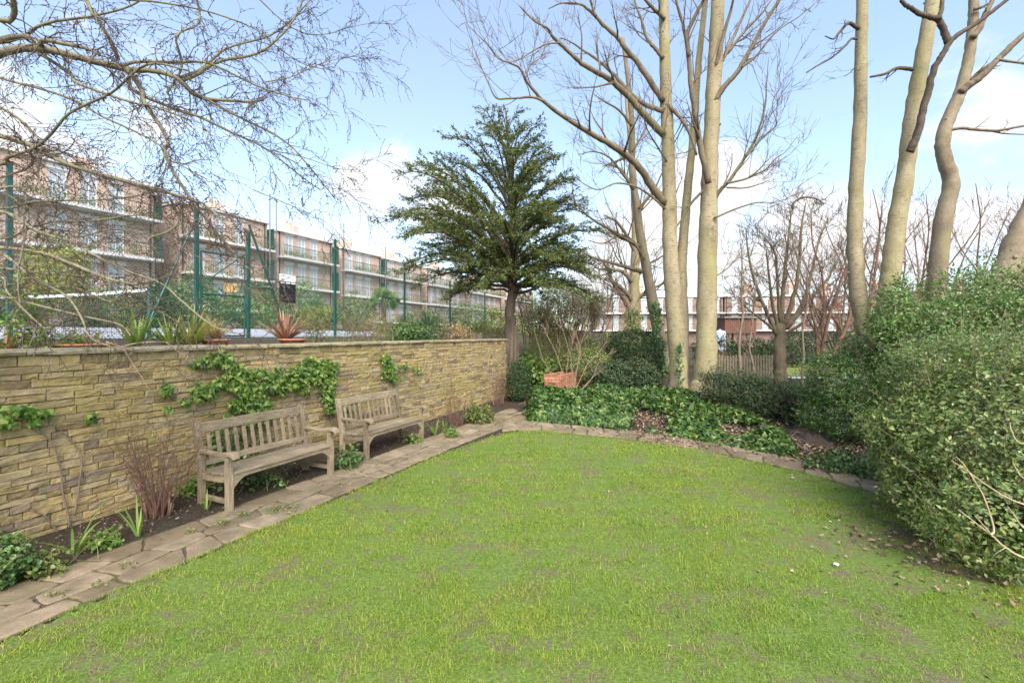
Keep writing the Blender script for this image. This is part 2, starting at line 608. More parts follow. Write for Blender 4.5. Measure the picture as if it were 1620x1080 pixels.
M['leaf_dead'] = leaf_mat('dead_leaf', [(0, (.08, .05, .03)), (.4, (.19, .12, .07)), (.75, (.32, .215, .13)), (.95, (.46, .35, .24)), (1, (.52, .47, .38))], .15, .7)
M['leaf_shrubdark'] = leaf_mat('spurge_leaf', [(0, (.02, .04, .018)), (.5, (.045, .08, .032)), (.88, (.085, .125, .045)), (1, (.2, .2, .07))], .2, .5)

M['bark_pale'] = bark('pale_sycamore_bark', [(.28, (.19, .145, .08)), (.5, (.30, .24, .14)), (.72, (.40, .335, .21))], .8, 1, (.25, .235, .085), (.48, .72))
M['bark_limb'] = bark('limb_bark', [(.3, (.085, .06, .038)), (.5, (.175, .13, .083)), (.7, (.27, .21, .14))], .3, 1.4, (.17, .16, .065), (.52, .72))
M['bark_grey'] = bark('grey_brown_bark', [(.3, (.13, .095, .06)), (.5, (.235, .18, .115)), (.7, (.33, .265, .18))], .3, 1.4, (.24, .23, .09), (.52, .72))
M['bark_dark'] = bark('dark_bark', [(.3, (.045, .032, .022)), (.55, (.105, .078, .055)), (.75, (.18, .14, .10))], .3, 1.6)
M['bark_con'] = bark('yew_bark', [(.3, (.06, .042, .03)), (.5, (.13, .092, .064)), (.7, (.2, .15, .11))], .2, 1.5, (.2, .17, .08), (.6, .8))
M['bark_apple'] = bark('lichened_bark', [(.3, (.09, .072, .047)), (.5, (.195, .165, .11)), (.7, (.34, .30, .225))], .25, 7, (.26, .26, .10), (.5, .68))
M['twig_apple'] = bark('dark_twig', [(.3, (.055, .038, .029)), (.5, (.115, .08, .06)), (.7, (.2, .15, .11))], .2, 9)
M['twig_red'] = bark('red_stem', [(.3, (.085, .042, .03)), (.5, (.16, .085, .06)), (.7, (.25, .155, .11))], .2, 6)
M['twig_pale'] = bark('pale_stem', [(.3, (.3, .2, .12)), (.5, (.46, .33, .21)), (.7, (.58, .46, .32))], .2, 6)
M['twig_tan'] = bark('tan_stem', [(.3, (.17, .115, .07)), (.5, (.28, .2, .125)), (.7, (.38, .29, .19))], .2, 6)
M['twig_brown'] = bark('brown_stem', [(.3, (.11, .078, .052)), (.5, (.21, .155, .108)), (.7, (.32, .24, .17))], .2, 3)
M['twig_rust'] = bark('rust_stem', [(.3, (.1, .055, .035)), (.5, (.185, .105, .067)), (.7, (.28, .18, .12))], .2, 3)
M['stem_green'] = bark('green_stem', [(.3, (.12, .12, .05)), (.5, (.2, .21, .08)), (.7, (.3, .28, .14))], .2, 6)

# ------------------------------------------------------------------ ground
us = np.concatenate([-np.geomspace(900, 12, 14), np.linspace(-10, 45, 111), np.geomspace(47, 1500, 22)])
ns = np.concatenate([-np.geomspace(1500, 42, 16), np.linspace(-40, -7, 34), [-6.6, -6.4, -6.3, -6.275, -6.25, -6.225, -6.2, -6.1, -6.05, -5.8, -5.5, -5.3, -5.1, -5.0], np.linspace(-4.5, 22, 54), np.geomspace(24, 1500, 18)])
mb = MB()
mb.add([(DX * u + DY * n, DY * u - DX * n, ground_z(DX * u + DY * n, DY * u - DX * n)) for u in us for n in ns],
       [(i * len(ns) + j, i * len(ns) + j + 1, (i + 1) * len(ns) + j + 1, (i + 1) * len(ns) + j)[::-1] for i in range(len(us) - 1) for j in range(len(ns) - 1)])
tag(mb.build('ground', M['soil'], smooth=True), kind='structure')

# lawn outline: path edge, rounded far corner, curving far edge, then out to the right and behind the camera
LP = [W(-6, -4.22), W(0, -4.24), W(4, -4.22), W(6.5, -4.16), W(7.6, -4.02), W(8.15, -3.88), W(8.45, -3.66)]
LP += [gp(*p) for p in [(845, 681.5), (900, 687), (1000, 697), (1100, 712), (1200, 733), (1300, 757), (1400, 787)]]
LP += [Vector((5.6, 4.2, 0)), Vector((6.5, 2.0, 0)), Vector((7, -5, 0)), Vector((-4, -7, 0))]
lawn_xy = np.array([(p.x, p.y) for p in LP])


def inside(P, poly):
    x, y = P[:, 0], P[:, 1]
    r = np.zeros(len(P), bool)
    j = len(poly) - 1
    for i in range(len(poly)):
        xi, yi = poly[i]; xj, yj = poly[j]
        c = ((yi > y) != (yj > y)) & (x < (xj - xi) * (y - yi) / (yj - yi + 1e-12) + xi)
        r ^= c
        j = i
    return r


def edge_dist(P, poly):
    d = np.full(len(P), 1e9)
    for i in range(len(poly)):
        a, b = np.array(poly[i]), np.array(poly[(i + 1) % len(poly)])
        t = np.clip(((P - a) @ (b - a)) / ((b - a) @ (b - a)), 0, 1)
        d = np.minimum(d, np.linalg.norm(P - (a + t[:, None] * (b - a)), axis=1))
    return d


def lawn_z(P):
    return .012 + .012 * wob(np.c_[P, np.zeros(len(P))], 1.1, 3)


# the turf sheet: a fine grid clipped to the outline, with a skirt down to the soil
def sheet(name, poly, step, zf, mat, x0, x1, y0, y1):
    nx, ny = int((x1 - x0) / step) + 1, int((y1 - y0) / step) + 1
    gx, gy = np.meshgrid(np.linspace(x0, x1, nx), np.linspace(y0, y1, ny), indexing='ij')
    P = np.c_[gx.ravel(), gy.ravel()]
    ins = inside(P, poly).reshape(nx, ny)
    z = zf(P)
    m = MB()
    q = np.arange(nx * ny).reshape(nx, ny)
    ok = ins[:-1, :-1] & ins[1:, :-1] & ins[1:, 1:] & ins[:-1, 1:]
    f = np.stack([q[:-1, :-1][ok], q[1:, :-1][ok], q[1:, 1:][ok], q[:-1, 1:][ok]], 1)
    m.add(np.c_[P, z], f)
    return m.build(name, mat, smooth=True)


tag(sheet('lawn', lawn_xy, .06, lambda P: lawn_z(P) + .01, M['turf'], -4.6, 7, -2, 9.6), kind='structure')

k = NT('soil_dry')
k.col(k.ramp(k.noise(45, 6, .75), [(.3, (.07, .05, .03)), (.55, (.13, .105, .05)), (.75, (.22, .17, .105))]))
k.bump(k.noise(50, 6, .75), .9, .02)
M['soil_dry'] = k.m
# ground worn bare under the lip of the hedge
R.seed(5)
wp_ = [(3.86 + (.55 + .12 * sin(3 * a + 1) + R.gauss(0, .05)) * cos(a) * 1.0, 4.2 + (.78 + .14 * sin(4 * a) + R.gauss(0, .07)) * sin(a)) for a in np.linspace(0, 2 * pi, 41)[:-1]]
bs_ = sheet('bare_soil', np.array(wp_), .02, lambda P: lawn_z(P) + .0145, M['soil_dry'], 2.8, 4.9, 3.0, 5.4)
bm_ = bs_.data
cz = np.array([p.center for p in bm_.polygons])
rr_ = np.hypot((cz[:, 0] - 3.95) / .62, (cz[:, 1] - 4.2) / .85)
drop = (1.05 - rr_ + .45 * wob(cz, 5, 77) + .35 * wob(cz, 14, 78)) < .38
import bmesh
b_m = bmesh.new(); b_m.from_mesh(bm_); b_m.faces.ensure_lookup_table()
bmesh.ops.delete(b_m, geom=[b_m.faces[i] for i in np.nonzero(drop)[0]], context='FACES')
b_m.to_mesh(bm_); b_m.free()
tag(bs_, kind='structure')

# grass blades
def scatter_grass():
    P, H = [], []
    for (y0, y1, dens, sc) in [(1.2, 2.4, 900, 1.2), (2.4, 3.4, 15000, 1), (3.4, 4.6, 12500, 1.1), (4.6, 6.2, 8500, 1.35), (6.2, 9.6, 5200, 1.7)]:
        x0, x1 = max(-4.8, -1.3 * y1 - .4), min(6.3, 1.3 * y1 + .4)
        n = int((x1 - x0) * (y1 - y0) * dens)
        p = np.c_[rng.uniform(x0, x1, n), rng.uniform(y0, y1, n)]
        p = p[inside(p, lawn_xy)]
        P.append(p); H.append(np.full(len(p), sc))
    P = np.concatenate(P); sc = np.concatenate(H)
    P3 = np.c_[P, np.zeros(len(P))]
    clump = wob(P3, 4.5, 1) * .4 + wob(P3, 14, 2) * .6
    big = wob(P3, 1.4, 5)
    # worn ground: towards the hedge and in small scuffs
    worn = np.exp(-(((P[:, 0] - 3.5) / .9) ** 2 + ((P[:, 1] - 4.3) / .85) ** 2)) * .95
    scuff = np.clip((wob(P3, 3.1, 9) + .35 * wob(P3, 11, 10) - .62) * 4, 0, .8)
    keep = rng.random(len(P)) < np.clip(.84 + .6 * clump + .14 * big - worn - scuff - .55 * np.clip(wob(P3, 8.5, 21) - .35, 0, 1) * 1.6, .06, 1)
    P, P3, sc, clump = P[keep], P3[keep], sc[keep], clump[keep]
    n = len(P)
    h = (rng.gamma(5, .0025, n)) * (1 + .6 * clump) * (1 + .3 * (sc - 1))
    ed = edge_dist(P, lawn_xy[:14])
    h *= 1 + .5 * np.clip(1 - ed / .08, 0, 1)
    w = .0015 * sc * rng.uniform(.7, 1.3, n)
    a = rng.uniform(0, 2 * pi, n)
    lean = rng.uniform(.4, 2.3, n) * h
    d = np.c_[np.cos(a), np.sin(a), np.zeros(n)]
    s = np.c_[-np.sin(a), np.cos(a), np.zeros(n)]
    z0 = lawn_z(P) + .008
    B = np.c_[P, z0]
    mid = B + d * (lean * .35)[:, None]; mid[:, 2] += h * .65
    tip = B + d * lean[:, None]; tip[:, 2] += h
    V = np.stack([B - s * w[:, None], B + s * w[:, None], mid - s * (w * .8)[:, None], mid + s * (w * .8)[:, None], tip], 1)
    o = np.arange(n)[:, None] * 5
    m = MB()
    m.add(V.reshape(-1, 3), np.concatenate([o + np.array([[0, 1, 3]]), o + np.array([[0, 3, 2]]), o + np.array([[2, 3, 4]])]))
    tag(m.build('grass', M['grass']), 'short green grass blades covering the lawn', None, None, 'stuff')
    print('grass blades', n)


scatter_grass()

# ------------------------------------------------------------------ stone paths
def slab(m, poly, z, h=.03, bev=.012):
    """one paving stone from a plan outline (list of xy), slightly rounded edge"""
    c = np.mean(poly, axis=0)
    poly = np.array(poly)
    tilt = np.array([R.gauss(0, .006), R.gauss(0, .006)])
    zz = z + R.gauss(0, .003)

    def ring(sh, dz):
        d = poly - c
        L = np.linalg.norm(d, axis=1, keepdims=True)
        p = c + d * (1 - sh / np.maximum(L, .05))
        return [(x, y, zz + dz + (np.array([x, y]) - c) @ tilt) for x, y in p]
    m.loft([ring(0, -h), ring(0, -.008), ring(bev * .6, -.002), ring(bev * 1.8, 0)])


def jag(a, b, k, j):
    """points from a to b, uneven"""
    a, b = np.array(a), np.array(b)
    n = np.array([-(b - a)[1], (b - a)[0]])
    n = n / (np.linalg.norm(n) + 1e-9)
    return [a + (b - a) * t / k + n * (R.gauss(0, j) if t else 0) for t in range(k)]


def path_slabs(m, f, s0, s1, lanes, cut, gap, z=.022):
    """lanes of slabs along a strip; f(s, t) gives plan xy, t in 0..1 across"""
    bounds = [0] + list(np.cumsum(lanes) / sum(lanes))
    ph = [R.uniform(0, 9) for _ in bounds]

    def tb(i, s):
        if i == 0: return .012 * sin(2.3 * s + ph[0]) + .012 * sin(7 * s)
        if i == len(bounds) - 1: return 1 + .015 * sin(1.9 * s + ph[i]) + .02 * sin(6.1 * s)
        return bounds[i] + .05 * sin(1.1 * s + ph[i]) + .035 * sin(3.7 * s + ph[i] * 2)
    for i in range(len(bounds) - 1):
        s = s0 - R.uniform(0, .4)
        sk = R.gauss(0, .05)
        while s < s1:
            L = R.uniform(*cut)
            e = s + L
            sk2 = R.gauss(0, .035)
            ta = lambda q: tb(i, q) + gap
            tb_ = lambda q: tb(i + 1, q) - gap
            pieces = [(s, e, sk, sk2)]
            for (a, b, k1, k2) in pieces:
                g = gap * .8
                c = [(a + g - k1, ta(a - k1)), (b - g - k2, ta(b - k2)), (b - g + k2, tb_(b + k2)), (a + g + k1, tb_(a + k1))]
                if L > .45 and R.random() < .12:     # a diagonal crack through the stone
                    q1, q2 = R.uniform(.35, .65), R.uniform(.35, .65)
                    mid1 = (a + (b - a) * q1, ta(a + (b - a) * q1)); mid2 = (a + (b - a) * q2, tb_(a + (b - a) * q2))
                    polys = [[c[0], (mid1[0] - .006, mid1[1]), (mid2[0] - .006, mid2[1]), c[3]], [(mid1[0] + .006, mid1[1]), c[1], c[2], (mid2[0] + .006, mid2[1])]]
                else:
                    polys = [c]
                for pl in polys:
                    pts = []
                    for q in range(4):
                        A, B = pl[q], pl[(q + 1) % 4]
                        pts += jag(f(*A), f(*B), 5, .008)
                    # soften corners
                    P_ = np.array(pts)
                    P_ = P_ * .7 + .15 * np.roll(P_, 1, 0) + .15 * np.roll(P_, -1, 0)
                    slab(m, P_, z)
            s = e
            sk = sk2


m = MB()
path_slabs(m, lambda s, t: (lambda p: (p.x, p.y))(W(s, -5.08 + t * (.84 + .10 * sst(6.5, 9, s)) + .35 * sst(9, 14, s) * (t - .4))), -2.5, 17.5, (1.0, .62, .85), (.24, .65), .011)
tag(m.build('path', M['paving']), kind='structure')

inner = [gp(*p) for p in [(796, 684), (828, 681), (900, 686.5), (1000, 696.5), (1100, 711.5), (1200, 732.5), (1300, 756.5), (1400, 786.5), (1520, 825)]]
outer = [gp(*p) for p in [(812, 664), (838, 667), (900, 671), (1000, 681.5), (1100, 695.5), (1200, 713), (1300, 737.5), (1400, 766), (1520, 804)]]
seglen = np.concatenate([[0], np.cumsum([(inner[i + 1] - inner[i]).length for i in range(8)])])


def f2(s, t):
    i = int(np.clip(np.searchsorted(seglen, s) - 1, 0, 7))
    q = (s - seglen[i]) / (seglen[i + 1] - seglen[i])
    a = inner[i] + (inner[i + 1] - inner[i]) * q
    b = outer[i] + (outer[i + 1] - outer[i]) * q
    p = a + (b - a) * t
    return (p.x, p.y)


m = MB()
path_slabs(m, f2, 0, seglen[-1] - .6, (1, .8), (.22, .6), .014, .029)
tag(m.build('path', M['paving']), kind='structure')

# moss and soil between the stones
k = NT('path_joint')
k.col(k.mix(k.ramp(k.noise(3, 5, .7), [(.45, 0.0), (.6, 1.0)]), k.ramp(k.noise(40, 4), [(.3, (.04, .03, .02)), (.7, (.13, .10, .07))]), (.085, .095, .03)))
k.bump(k.noise(50, 4), .7, .02)
m = MB()
S_ = np.linspace(-3, 17.5, 60)
vv = []
for s in S_:
    for t in (-.03, 1.0):
        vv.append(tuple(W(s, -5.08 + t * (.84 + .10 * sst(6.5, 9, s)) + .35 * sst(9, 14, s) * (t - .4), .008)))
m.add(vv, [(2 * i, 2 * i + 1, 2 * i + 3, 2 * i + 2)[::-1] for i in range(len(S_) - 1)])
tag(m.build('path_bedding', k.m), kind='structure')
m = MB()
vv = []
for s in np.linspace(0, seglen[-1] - .4, 40):
    for t in (0, 1.02):
        vv.append((*f2(s, t), .013))
m.add(vv, [(2 * i, 2 * i + 1, 2 * i + 3, 2 * i + 2) for i in range(39)])
tag(m.build('path_bedding', k.m), kind='structure')

# ------------------------------------------------------------------ the stone garden wall
WN = -6.05
U0, U1 = -3.0, 12.85
wall = thing('stone_wall', 'long yellow coursed stone garden wall with coping behind the two benches', 'wall', W(4, WN - .15))


def stone_block(m, u0, u1, z0, z1, n):
    """a rough-faced stone: gridded front face pushed about, edges pulled back"""
    ca_, cb_ = (0, .035, .35, .68, .965, 1), (0, .10, .5, .9, 1)
    nu, nz_ = len(ca_), len(cb_)
    pr = R.uniform(0, .014)
    sl, sl2 = R.gauss(0, .006), R.gauss(0, .005)
    vs = []
    dz0, dz1 = R.gauss(0, .004), R.gauss(0, .004)
    for j in range(nz_):
        for i in range(nu):
            a, b = ca_[i], cb_[j]
            edge = 1 if i in (0, nu - 1) or j in (0, nz_ - 1) else 0
            u = u0 + (u1 - u0) * a + (R.gauss(0, .002) if edge else 0)
            z = z0 + (z1 - z0) * b + dz0 * (1 - a) + dz1 * a + R.gauss(0, .002)
            d = pr - .005 * edge + sl * (a - .5) + sl2 * (b - .5) + R.gauss(0, .0026)
            vs.append(tuple(W(u, n + d, z)))
    fs = [(j * nu + i, j * nu + i + 1, (j + 1) * nu + i + 1, (j + 1) * nu + i) for j in range(nz_ - 1) for i in range(nu - 1)]
    b0 = len(vs)
    for (i, j) in [(0, 0), (nu - 1, 0), (nu - 1, nz_ - 1), (0, nz_ - 1)]:
        a, b = i / (nu - 1), j / (nz_ - 1)
        vs.append(tuple(W(u0 + (u1 - u0) * a, n - .06, z0 + (z1 - z0) * b)))
    bot = [i for i in range(nu)]; top = [(nz_ - 1) * nu + i for i in range(nu)]
    lf = [j * nu for j in range(nz_)]; rt = [j * nu + nu - 1 for j in range(nz_)]
    fs += [tuple([b0, b0 + 1] + bot[::-1]), tuple([b0 + 2, b0 + 3] + top), tuple([b0 + 3, b0] + lf), tuple([b0 + 1, b0 + 2] + rt[::-1])]
    m.add(vs, fs)


m = MB()
z = -.05
while z < 1.775:
    h = R.choice([.054, .062, .068, .074, .08, .086])
    if z + h > 1.745: h = 1.792 - z
    u = U0 - R.uniform(0, .3)
    while u < U1:
        L = R.choice([.12, .16, .19, .22, .26, .3, .34, .4]) * R.uniform(.9, 1.1)
        e = min(u + L, U1)
        if e - u > .05:
            stone_block(m, u + .003, e - .003, z + .0025, z + h - .0025, WN)
        u = e
    z += h
wb(m, 'stonework', M['stone'], wall)
m = MB()
Mw = Matrix.Rotation(pi / 2 - TH, 4, 'Z')
ctr = W(0, 0)


def wbox(m, u0, u1, n0, n1, z0, z1):
    """box in wall coordinates; n0 < n1"""
    c = [W(u, n, z_) for z_ in (z0, z1) for n in (n0, n1) for u in (u0, u1)]
    m.add([tuple(p) for p in c], [(0, 1, 3, 2), (4, 6, 7, 5), (0, 4, 5, 1), (1, 5, 7, 3), (3, 7, 6, 2), (2, 6, 4, 0)])


wbox(m, U0, U1 + .01, WN - .38, WN - .008, -.1, 1.79)
wb(m, 'mortar_core', M['mortar'], wall)
m = MB()
u = U0
while u < U1 + .02:
    L = R.uniform(.55, .95)
    e = min(u + L, U1 + .06)
    rings = []
    kk = 7
    z0, z1 = 1.795, 1.795 + R.uniform(.05, .06)
    o1 = R.uniform(.03, .055)
    for i in range(kk):
        q = u + .004 + (e - u - .008) * i / (kk - 1)
        sh = .012 if i in (0, kk - 1) else 0
        j = lambda: R.gauss(0, .004)
        rings.append([W(q, WN + o1 - sh + j(), z0 + j() * .4), W(q, WN + o1 + .006 - sh + j(), (z0 + z1) / 2), W(q, WN + o1 - .012 - sh + j(), z1 - .004 - sh * .4 + j() * .4), W(q, WN - .2, z1 + .004 - sh * .3), W(q, WN - .44, z1 - .004), W(q, WN - .44, z0)])
    m.loft(rings)
    u = e
wb(m, 'coping', M['coping'], wall)

# ------------------------------------------------------------------ benches
def rect(cx, cy, z, wx, wy):
    return [(cx - wx / 2, cy - wy / 2, z), (cx + wx / 2, cy - wy / 2, z), (cx + wx / 2, cy + wy / 2, z), (cx - wx / 2, cy + wy / 2, z)]


def make_bench(name, label):
    Lb = 1.53
    t = thing(name, label, 'bench', (0, 0, 0), 0, 'weathered wooden benches along the stone wall')
    for x in (.033, Lb - .033):                                   # front legs, slightly waisted below the arm
        m = MB()
        m.loft([rect(x, .036 + dy, z, .066, wy) for z, dy, wy in [(-.02, 0, .074), (.25, 0, .072), (.38, .004, .075), (.45, .012, .07), (.5, .016, .058), (.55, .012, .055), (.61, .0, .066)]])
        m.build('leg', M['wood_z'], t, bevel=.006)
    for x in (.033, Lb - .033):                                   # rear legs run up into the back
        m = MB()
        m.loft([rect(x, y, z, .062, .07) for z, y in [(-.02, .53), (.2, .53), (.4, .53), (.55, .55), (.75, .59), (.9, .625), (.955, .635)]])
        m.build('leg', M['wood_z'], t, bevel=.006)
    m = MB()                                                      # seat slats
    ys = [(-.005, .085, .437), (.098, .1, .431), (.21, .1, .423), (.322, .1, .418), (.434, .07, .418)]
    for i, (y0, w, z) in enumerate(ys):
        x0, x1 = (.07, Lb - .07) if i in (0, 4) else (.002, Lb - .002)
        if i == 0: x0, x1 = .07, Lb - .07
        m.loft([[(x, y0, z - .024), (x, y0 + w, z - .026), (x, y0 + w, z), (x, y0, z + .002)] for x in np.linspace(x0, x1, 6)])
    seat = m.build('seat', M['wood_x'], t, bevel=.005)
    m = MB()                                                      # back: rails and twelve slats
    def yb(z): return np.interp(z, [.4, .55, .75, .9], [.53, .55, .59, .625])
    for (z0, z1, th) in ((.455, .515, .035), (.835, .94, .04)):
        m.loft([[(x, yb(z0) - th / 2, z0), (x, yb(z0) + th / 2, z0), (x, yb(z1) + th / 2, z1 + b), (x, yb(z1) - th / 2, z1 + b)] for x, b in zip(np.linspace(.066, Lb - .066, 9), [0, .004, .008, .012, .013, .012, .008, .004, 0])])
    m.build('back_rail', M['wood_x'], t, bevel=.006)
    for i in range(12):
        m = MB()
        x = .066 + (Lb - .132) * (i + .75) / 12.5
        m.loft([rect(x, yb(z) , z, .046, .018) for z in (.516, .62, .74, .834)])
        m.build('back_slat', M['wood_z'], t, bevel=.003)
    for x in (.033, Lb - .033):                                   # arms: dip in the middle, round scroll in front
        m = MB()
        pr = [(.57, .60, .062, .05), (.45, .618, .058, .044), (.33, .607, .06, .04), (.2, .606, .068, .04), (.08, .622, .082, .045), (.01, .63, .094, .05), (-.045, .626, .094, .05), (-.075, .612, .088, .034), (-.088, .6, .08, .014)]
        m.loft([[(x - w / 2, y, z), (x + w / 2, y, z), (x + w / 2, y, z + h), (x - w / 2, y, z + h)] for y, z, w, h in pr])
        m.build('armrest', M['wood_y'], t, True, bevel=.009)
    m = MB()                                                      # apron below the seat front, with curved brackets
    n = 22
    rings = []
    for i in range(n + 1):
        x = .066 + (Lb - .132) * i / n
        e = min(x - .066, Lb - .066 - x)
        dep = .045 + .12 * max(0, 1 - e / .16) ** 1.8
        rings.append([(x, .012, .411 - dep), (x, .042, .411 - dep), (x, .042, .411), (x, .012, .411)])
    m.loft(rings)
    m.build('apron', M['wood_x'], t, bevel=.004)
    for x in (.033, Lb - .033):
        m = MB()
        m.loft([[(x - .018, y, .09), (x + .018, y, .09), (x + .018, y, .14), (x - .018, y, .14)] for y in (.074, .28, .494)])
        m.build('stretcher', M['wood_y'], t, bevel=.004)
        m = MB()
        m.loft([[(x - .017, y, z - .075), (x + .017, y, z - .075), (x + .017, y, z), (x - .017, y, z)] for y, z in ((.075, .402), (.2, .392), (.35, .388), (.494, .388))])
        m.build('side_rail', M['wood_y'], t, bevel=.004)
    return t


bench = make_bench('garden_bench', 'weathered wooden slatted bench beside the reddish bare shrub, nearer of the two')
bench.location = W(3.30, -4.97, .0)
bench.rotation_euler = (0, 0, pi / 2 - TH)
b2 = copy_tree(bench)
b2['label'] = 'weathered wooden slatted bench farther along the wall, past the big ivy patch'
b2.location = W(5.50, -4.985, .0)
b2.rotation_euler = (0, 0, pi / 2 - TH + .01)

# ------------------------------------------------------------------ bare trees
def catmull(pts, per=5):
    P = [Vector(p) for p in pts]
    P = [P[0] * 2 - P[1]] + P + [P[-1] * 2 - P[-2]]
    out = []
    for i in range(1, len(P) - 2):
        for k in range(per):
            t = k / per
            a, b, c, d = P[i - 1], P[i], P[i + 1], P[i + 2]
            out.append(.5 * ((2 * b) + (c - a) * t + (2 * a - 5 * b + 4 * c - d) * t * t + (3 * b - a - 3 * c + d) * t ** 3))
    out.append(P[-2])
    return out


def limb(m, pts, r0, r1, sides=8, per=5, rough=.06, taper=1.0):
    c = catmull(pts, per)
    n = len(c)
    rr = [r0 + (r1 - r0) * (i / (n - 1)) ** taper for i in range(n)]
    c = [p + Vector((R.gauss(0, 1), R.gauss(0, 1), R.gauss(0, .5))) * r * rough for p, r in zip(c, rr)]
    m.tube(c, [r * R.uniform(.96, 1.05) for r in rr], sides)
    return list(zip(c, rr))


def rvec():
    while True:
        v = Vector((R.uniform(-1, 1), R.uniform(-1, 1), R.uniform(-1, 1)))
        if .05 < v.length < 1: return v.normalized()


def grow(m, p, d, L, r, depth, wander=.25, up=.1, kids_=(3, 5), ang=(.5, 1.0), ratio=.55, rmin=.004, bud=None, flat=None, P=5):
    pts, rad = [Vector(p)], [r]
    d = d.normalized()
    dirs = [d]
    for i in range(1, P):
        d = (d + rvec() * wander + Vector((0, 0, up))).normalized()
        pts.append(pts[-1] + d * L / (P - 1))
        rad.append(max(rmin * .6, r * (1 - .75 * i / (P - 1))))
        dirs.append(d)
    m.tube(pts, rad, 6 if r > .03 else (4 if r > .01 else 3))
    if bud is not None:
        for i in range(1, P):
            if R.random() < .8: bud.append((pts[i] + rvec() * rad[i], dirs[i]))
    if depth <= 0: return
    for _ in range(R.randint(*kids_)):
        q = R.uniform(.25, 1) * (P - 1)
        i = min(int(q), P - 2)
        pp = pts[i].lerp(pts[i + 1], q - i)
        ax = dirs[i].cross(rvec())
        if ax.length < 1e-3: continue
        dd = (Matrix.Rotation(R.uniform(*ang), 3, ax.normalized()) @ dirs[i])
        if flat is not None: dd = (dd + flat * .0).normalized()
        grow(m, pp, dd, L * ratio * R.uniform(.6, 1.25), max(rmin, rad[i] * .6), depth - 1, wander, up, kids_, ang, ratio, rmin, bud, flat, P)


def sprout(m, ch, n, L, depth, r_share=.45, rmin=.006, up=.12, start=.15, ang=(.5, 1.1), wander=.22, kids_=(2, 4), ratio=.6, rmax=.05, bud=None):
    """side shoots along a limb"""
    for _ in range(n):
        i = min(int(R.uniform(start, 1) * (len(ch) - 1)), len(ch) - 2)
        p, r = ch[i]
        d = (ch[i + 1][0] - p).normalized()
        ax = d.cross(rvec())
        if ax.length < .01: continue
        dd = Matrix.Rotation(R.uniform(*ang), 3, ax.normalized()) @ d
        grow(m, p, dd, L * R.uniform(.5, 1.3), min(rmax, max(rmin, r * r_share)), depth, wander, up, kids_, (.4, .95), ratio, rmin, bud)


def px_limb(pts, Y0, Y1):
    n = len(pts)
    return [at(x, y, Y0 + (Y1 - Y0) * i / (n - 1)) for i, (x, y) in enumerate(pts)]


def knots(m, ch, n, k=1.25):
    for _ in range(n):
        p, r = ch[R.randrange(2, len(ch) - 2)]
        d = rvec(); d.z *= .2; d.normalize()
        m.tube([p + d * r * .5, p + d * r * .95, p + d * r * k], [r * .32, r * .24, r * .10], 6)


def base_flare(root_pt, top, r, extra=1.55):
    pass


def trunk_tree(name, label, cat, stems, limbs, bark_t, bark_c, group=None, twig=(6, 2.2, 2), seed=0, fine=None):
    """stems: list of (pixel list, Y, r0, r1); limbs: list of (pixel list, Y0, Y1, r0, r1)"""
    R.seed(seed)
    x0, y0 = stems[0][0][0]
    b = at(x0, y0, stems[0][1])
    t = thing(name, label, cat, b, 0, group)
    m = MB()
    chains = []
    for pts, Y, r0, r1 in stems:
        P = px_limb(pts, Y, Y + .2)
        ch = limb(m, P, r0, r1, 14, 7, .035, .8)
        # root flare at the foot of the stem
        if pts[0][1] > 560:
            p = ch[0][0]
            m.tube([p + Vector((0, 0, -.15)), p + Vector((0, 0, .05)), p + Vector((0, 0, .3)), p.lerp(ch[2][0], .5) + Vector((0, 0, .25))], [r0 * 1.5, r0 * 1.3, r0 * 1.08, r0 * .9], 14)
        knots(m, ch, 4, 1.18)
        chains.append(ch)
    wb(m, 'trunk', bark_t, t, True)
    m = MB()
    for pts, Y0, Y1, r0, r1 in limbs:
        ch = limb(m, px_limb(pts, Y0, Y1), r0, r1, 7, 5, .10)
        sprout(m, ch, twig[0], twig[1], twig[2])
    for ch in chains:
        if fine: sprout(m, ch, fine[0], fine[1], fine[2], .18, start=.35, rmax=.03)
    wb(m, 'branches', bark_c, t, True)
    return t


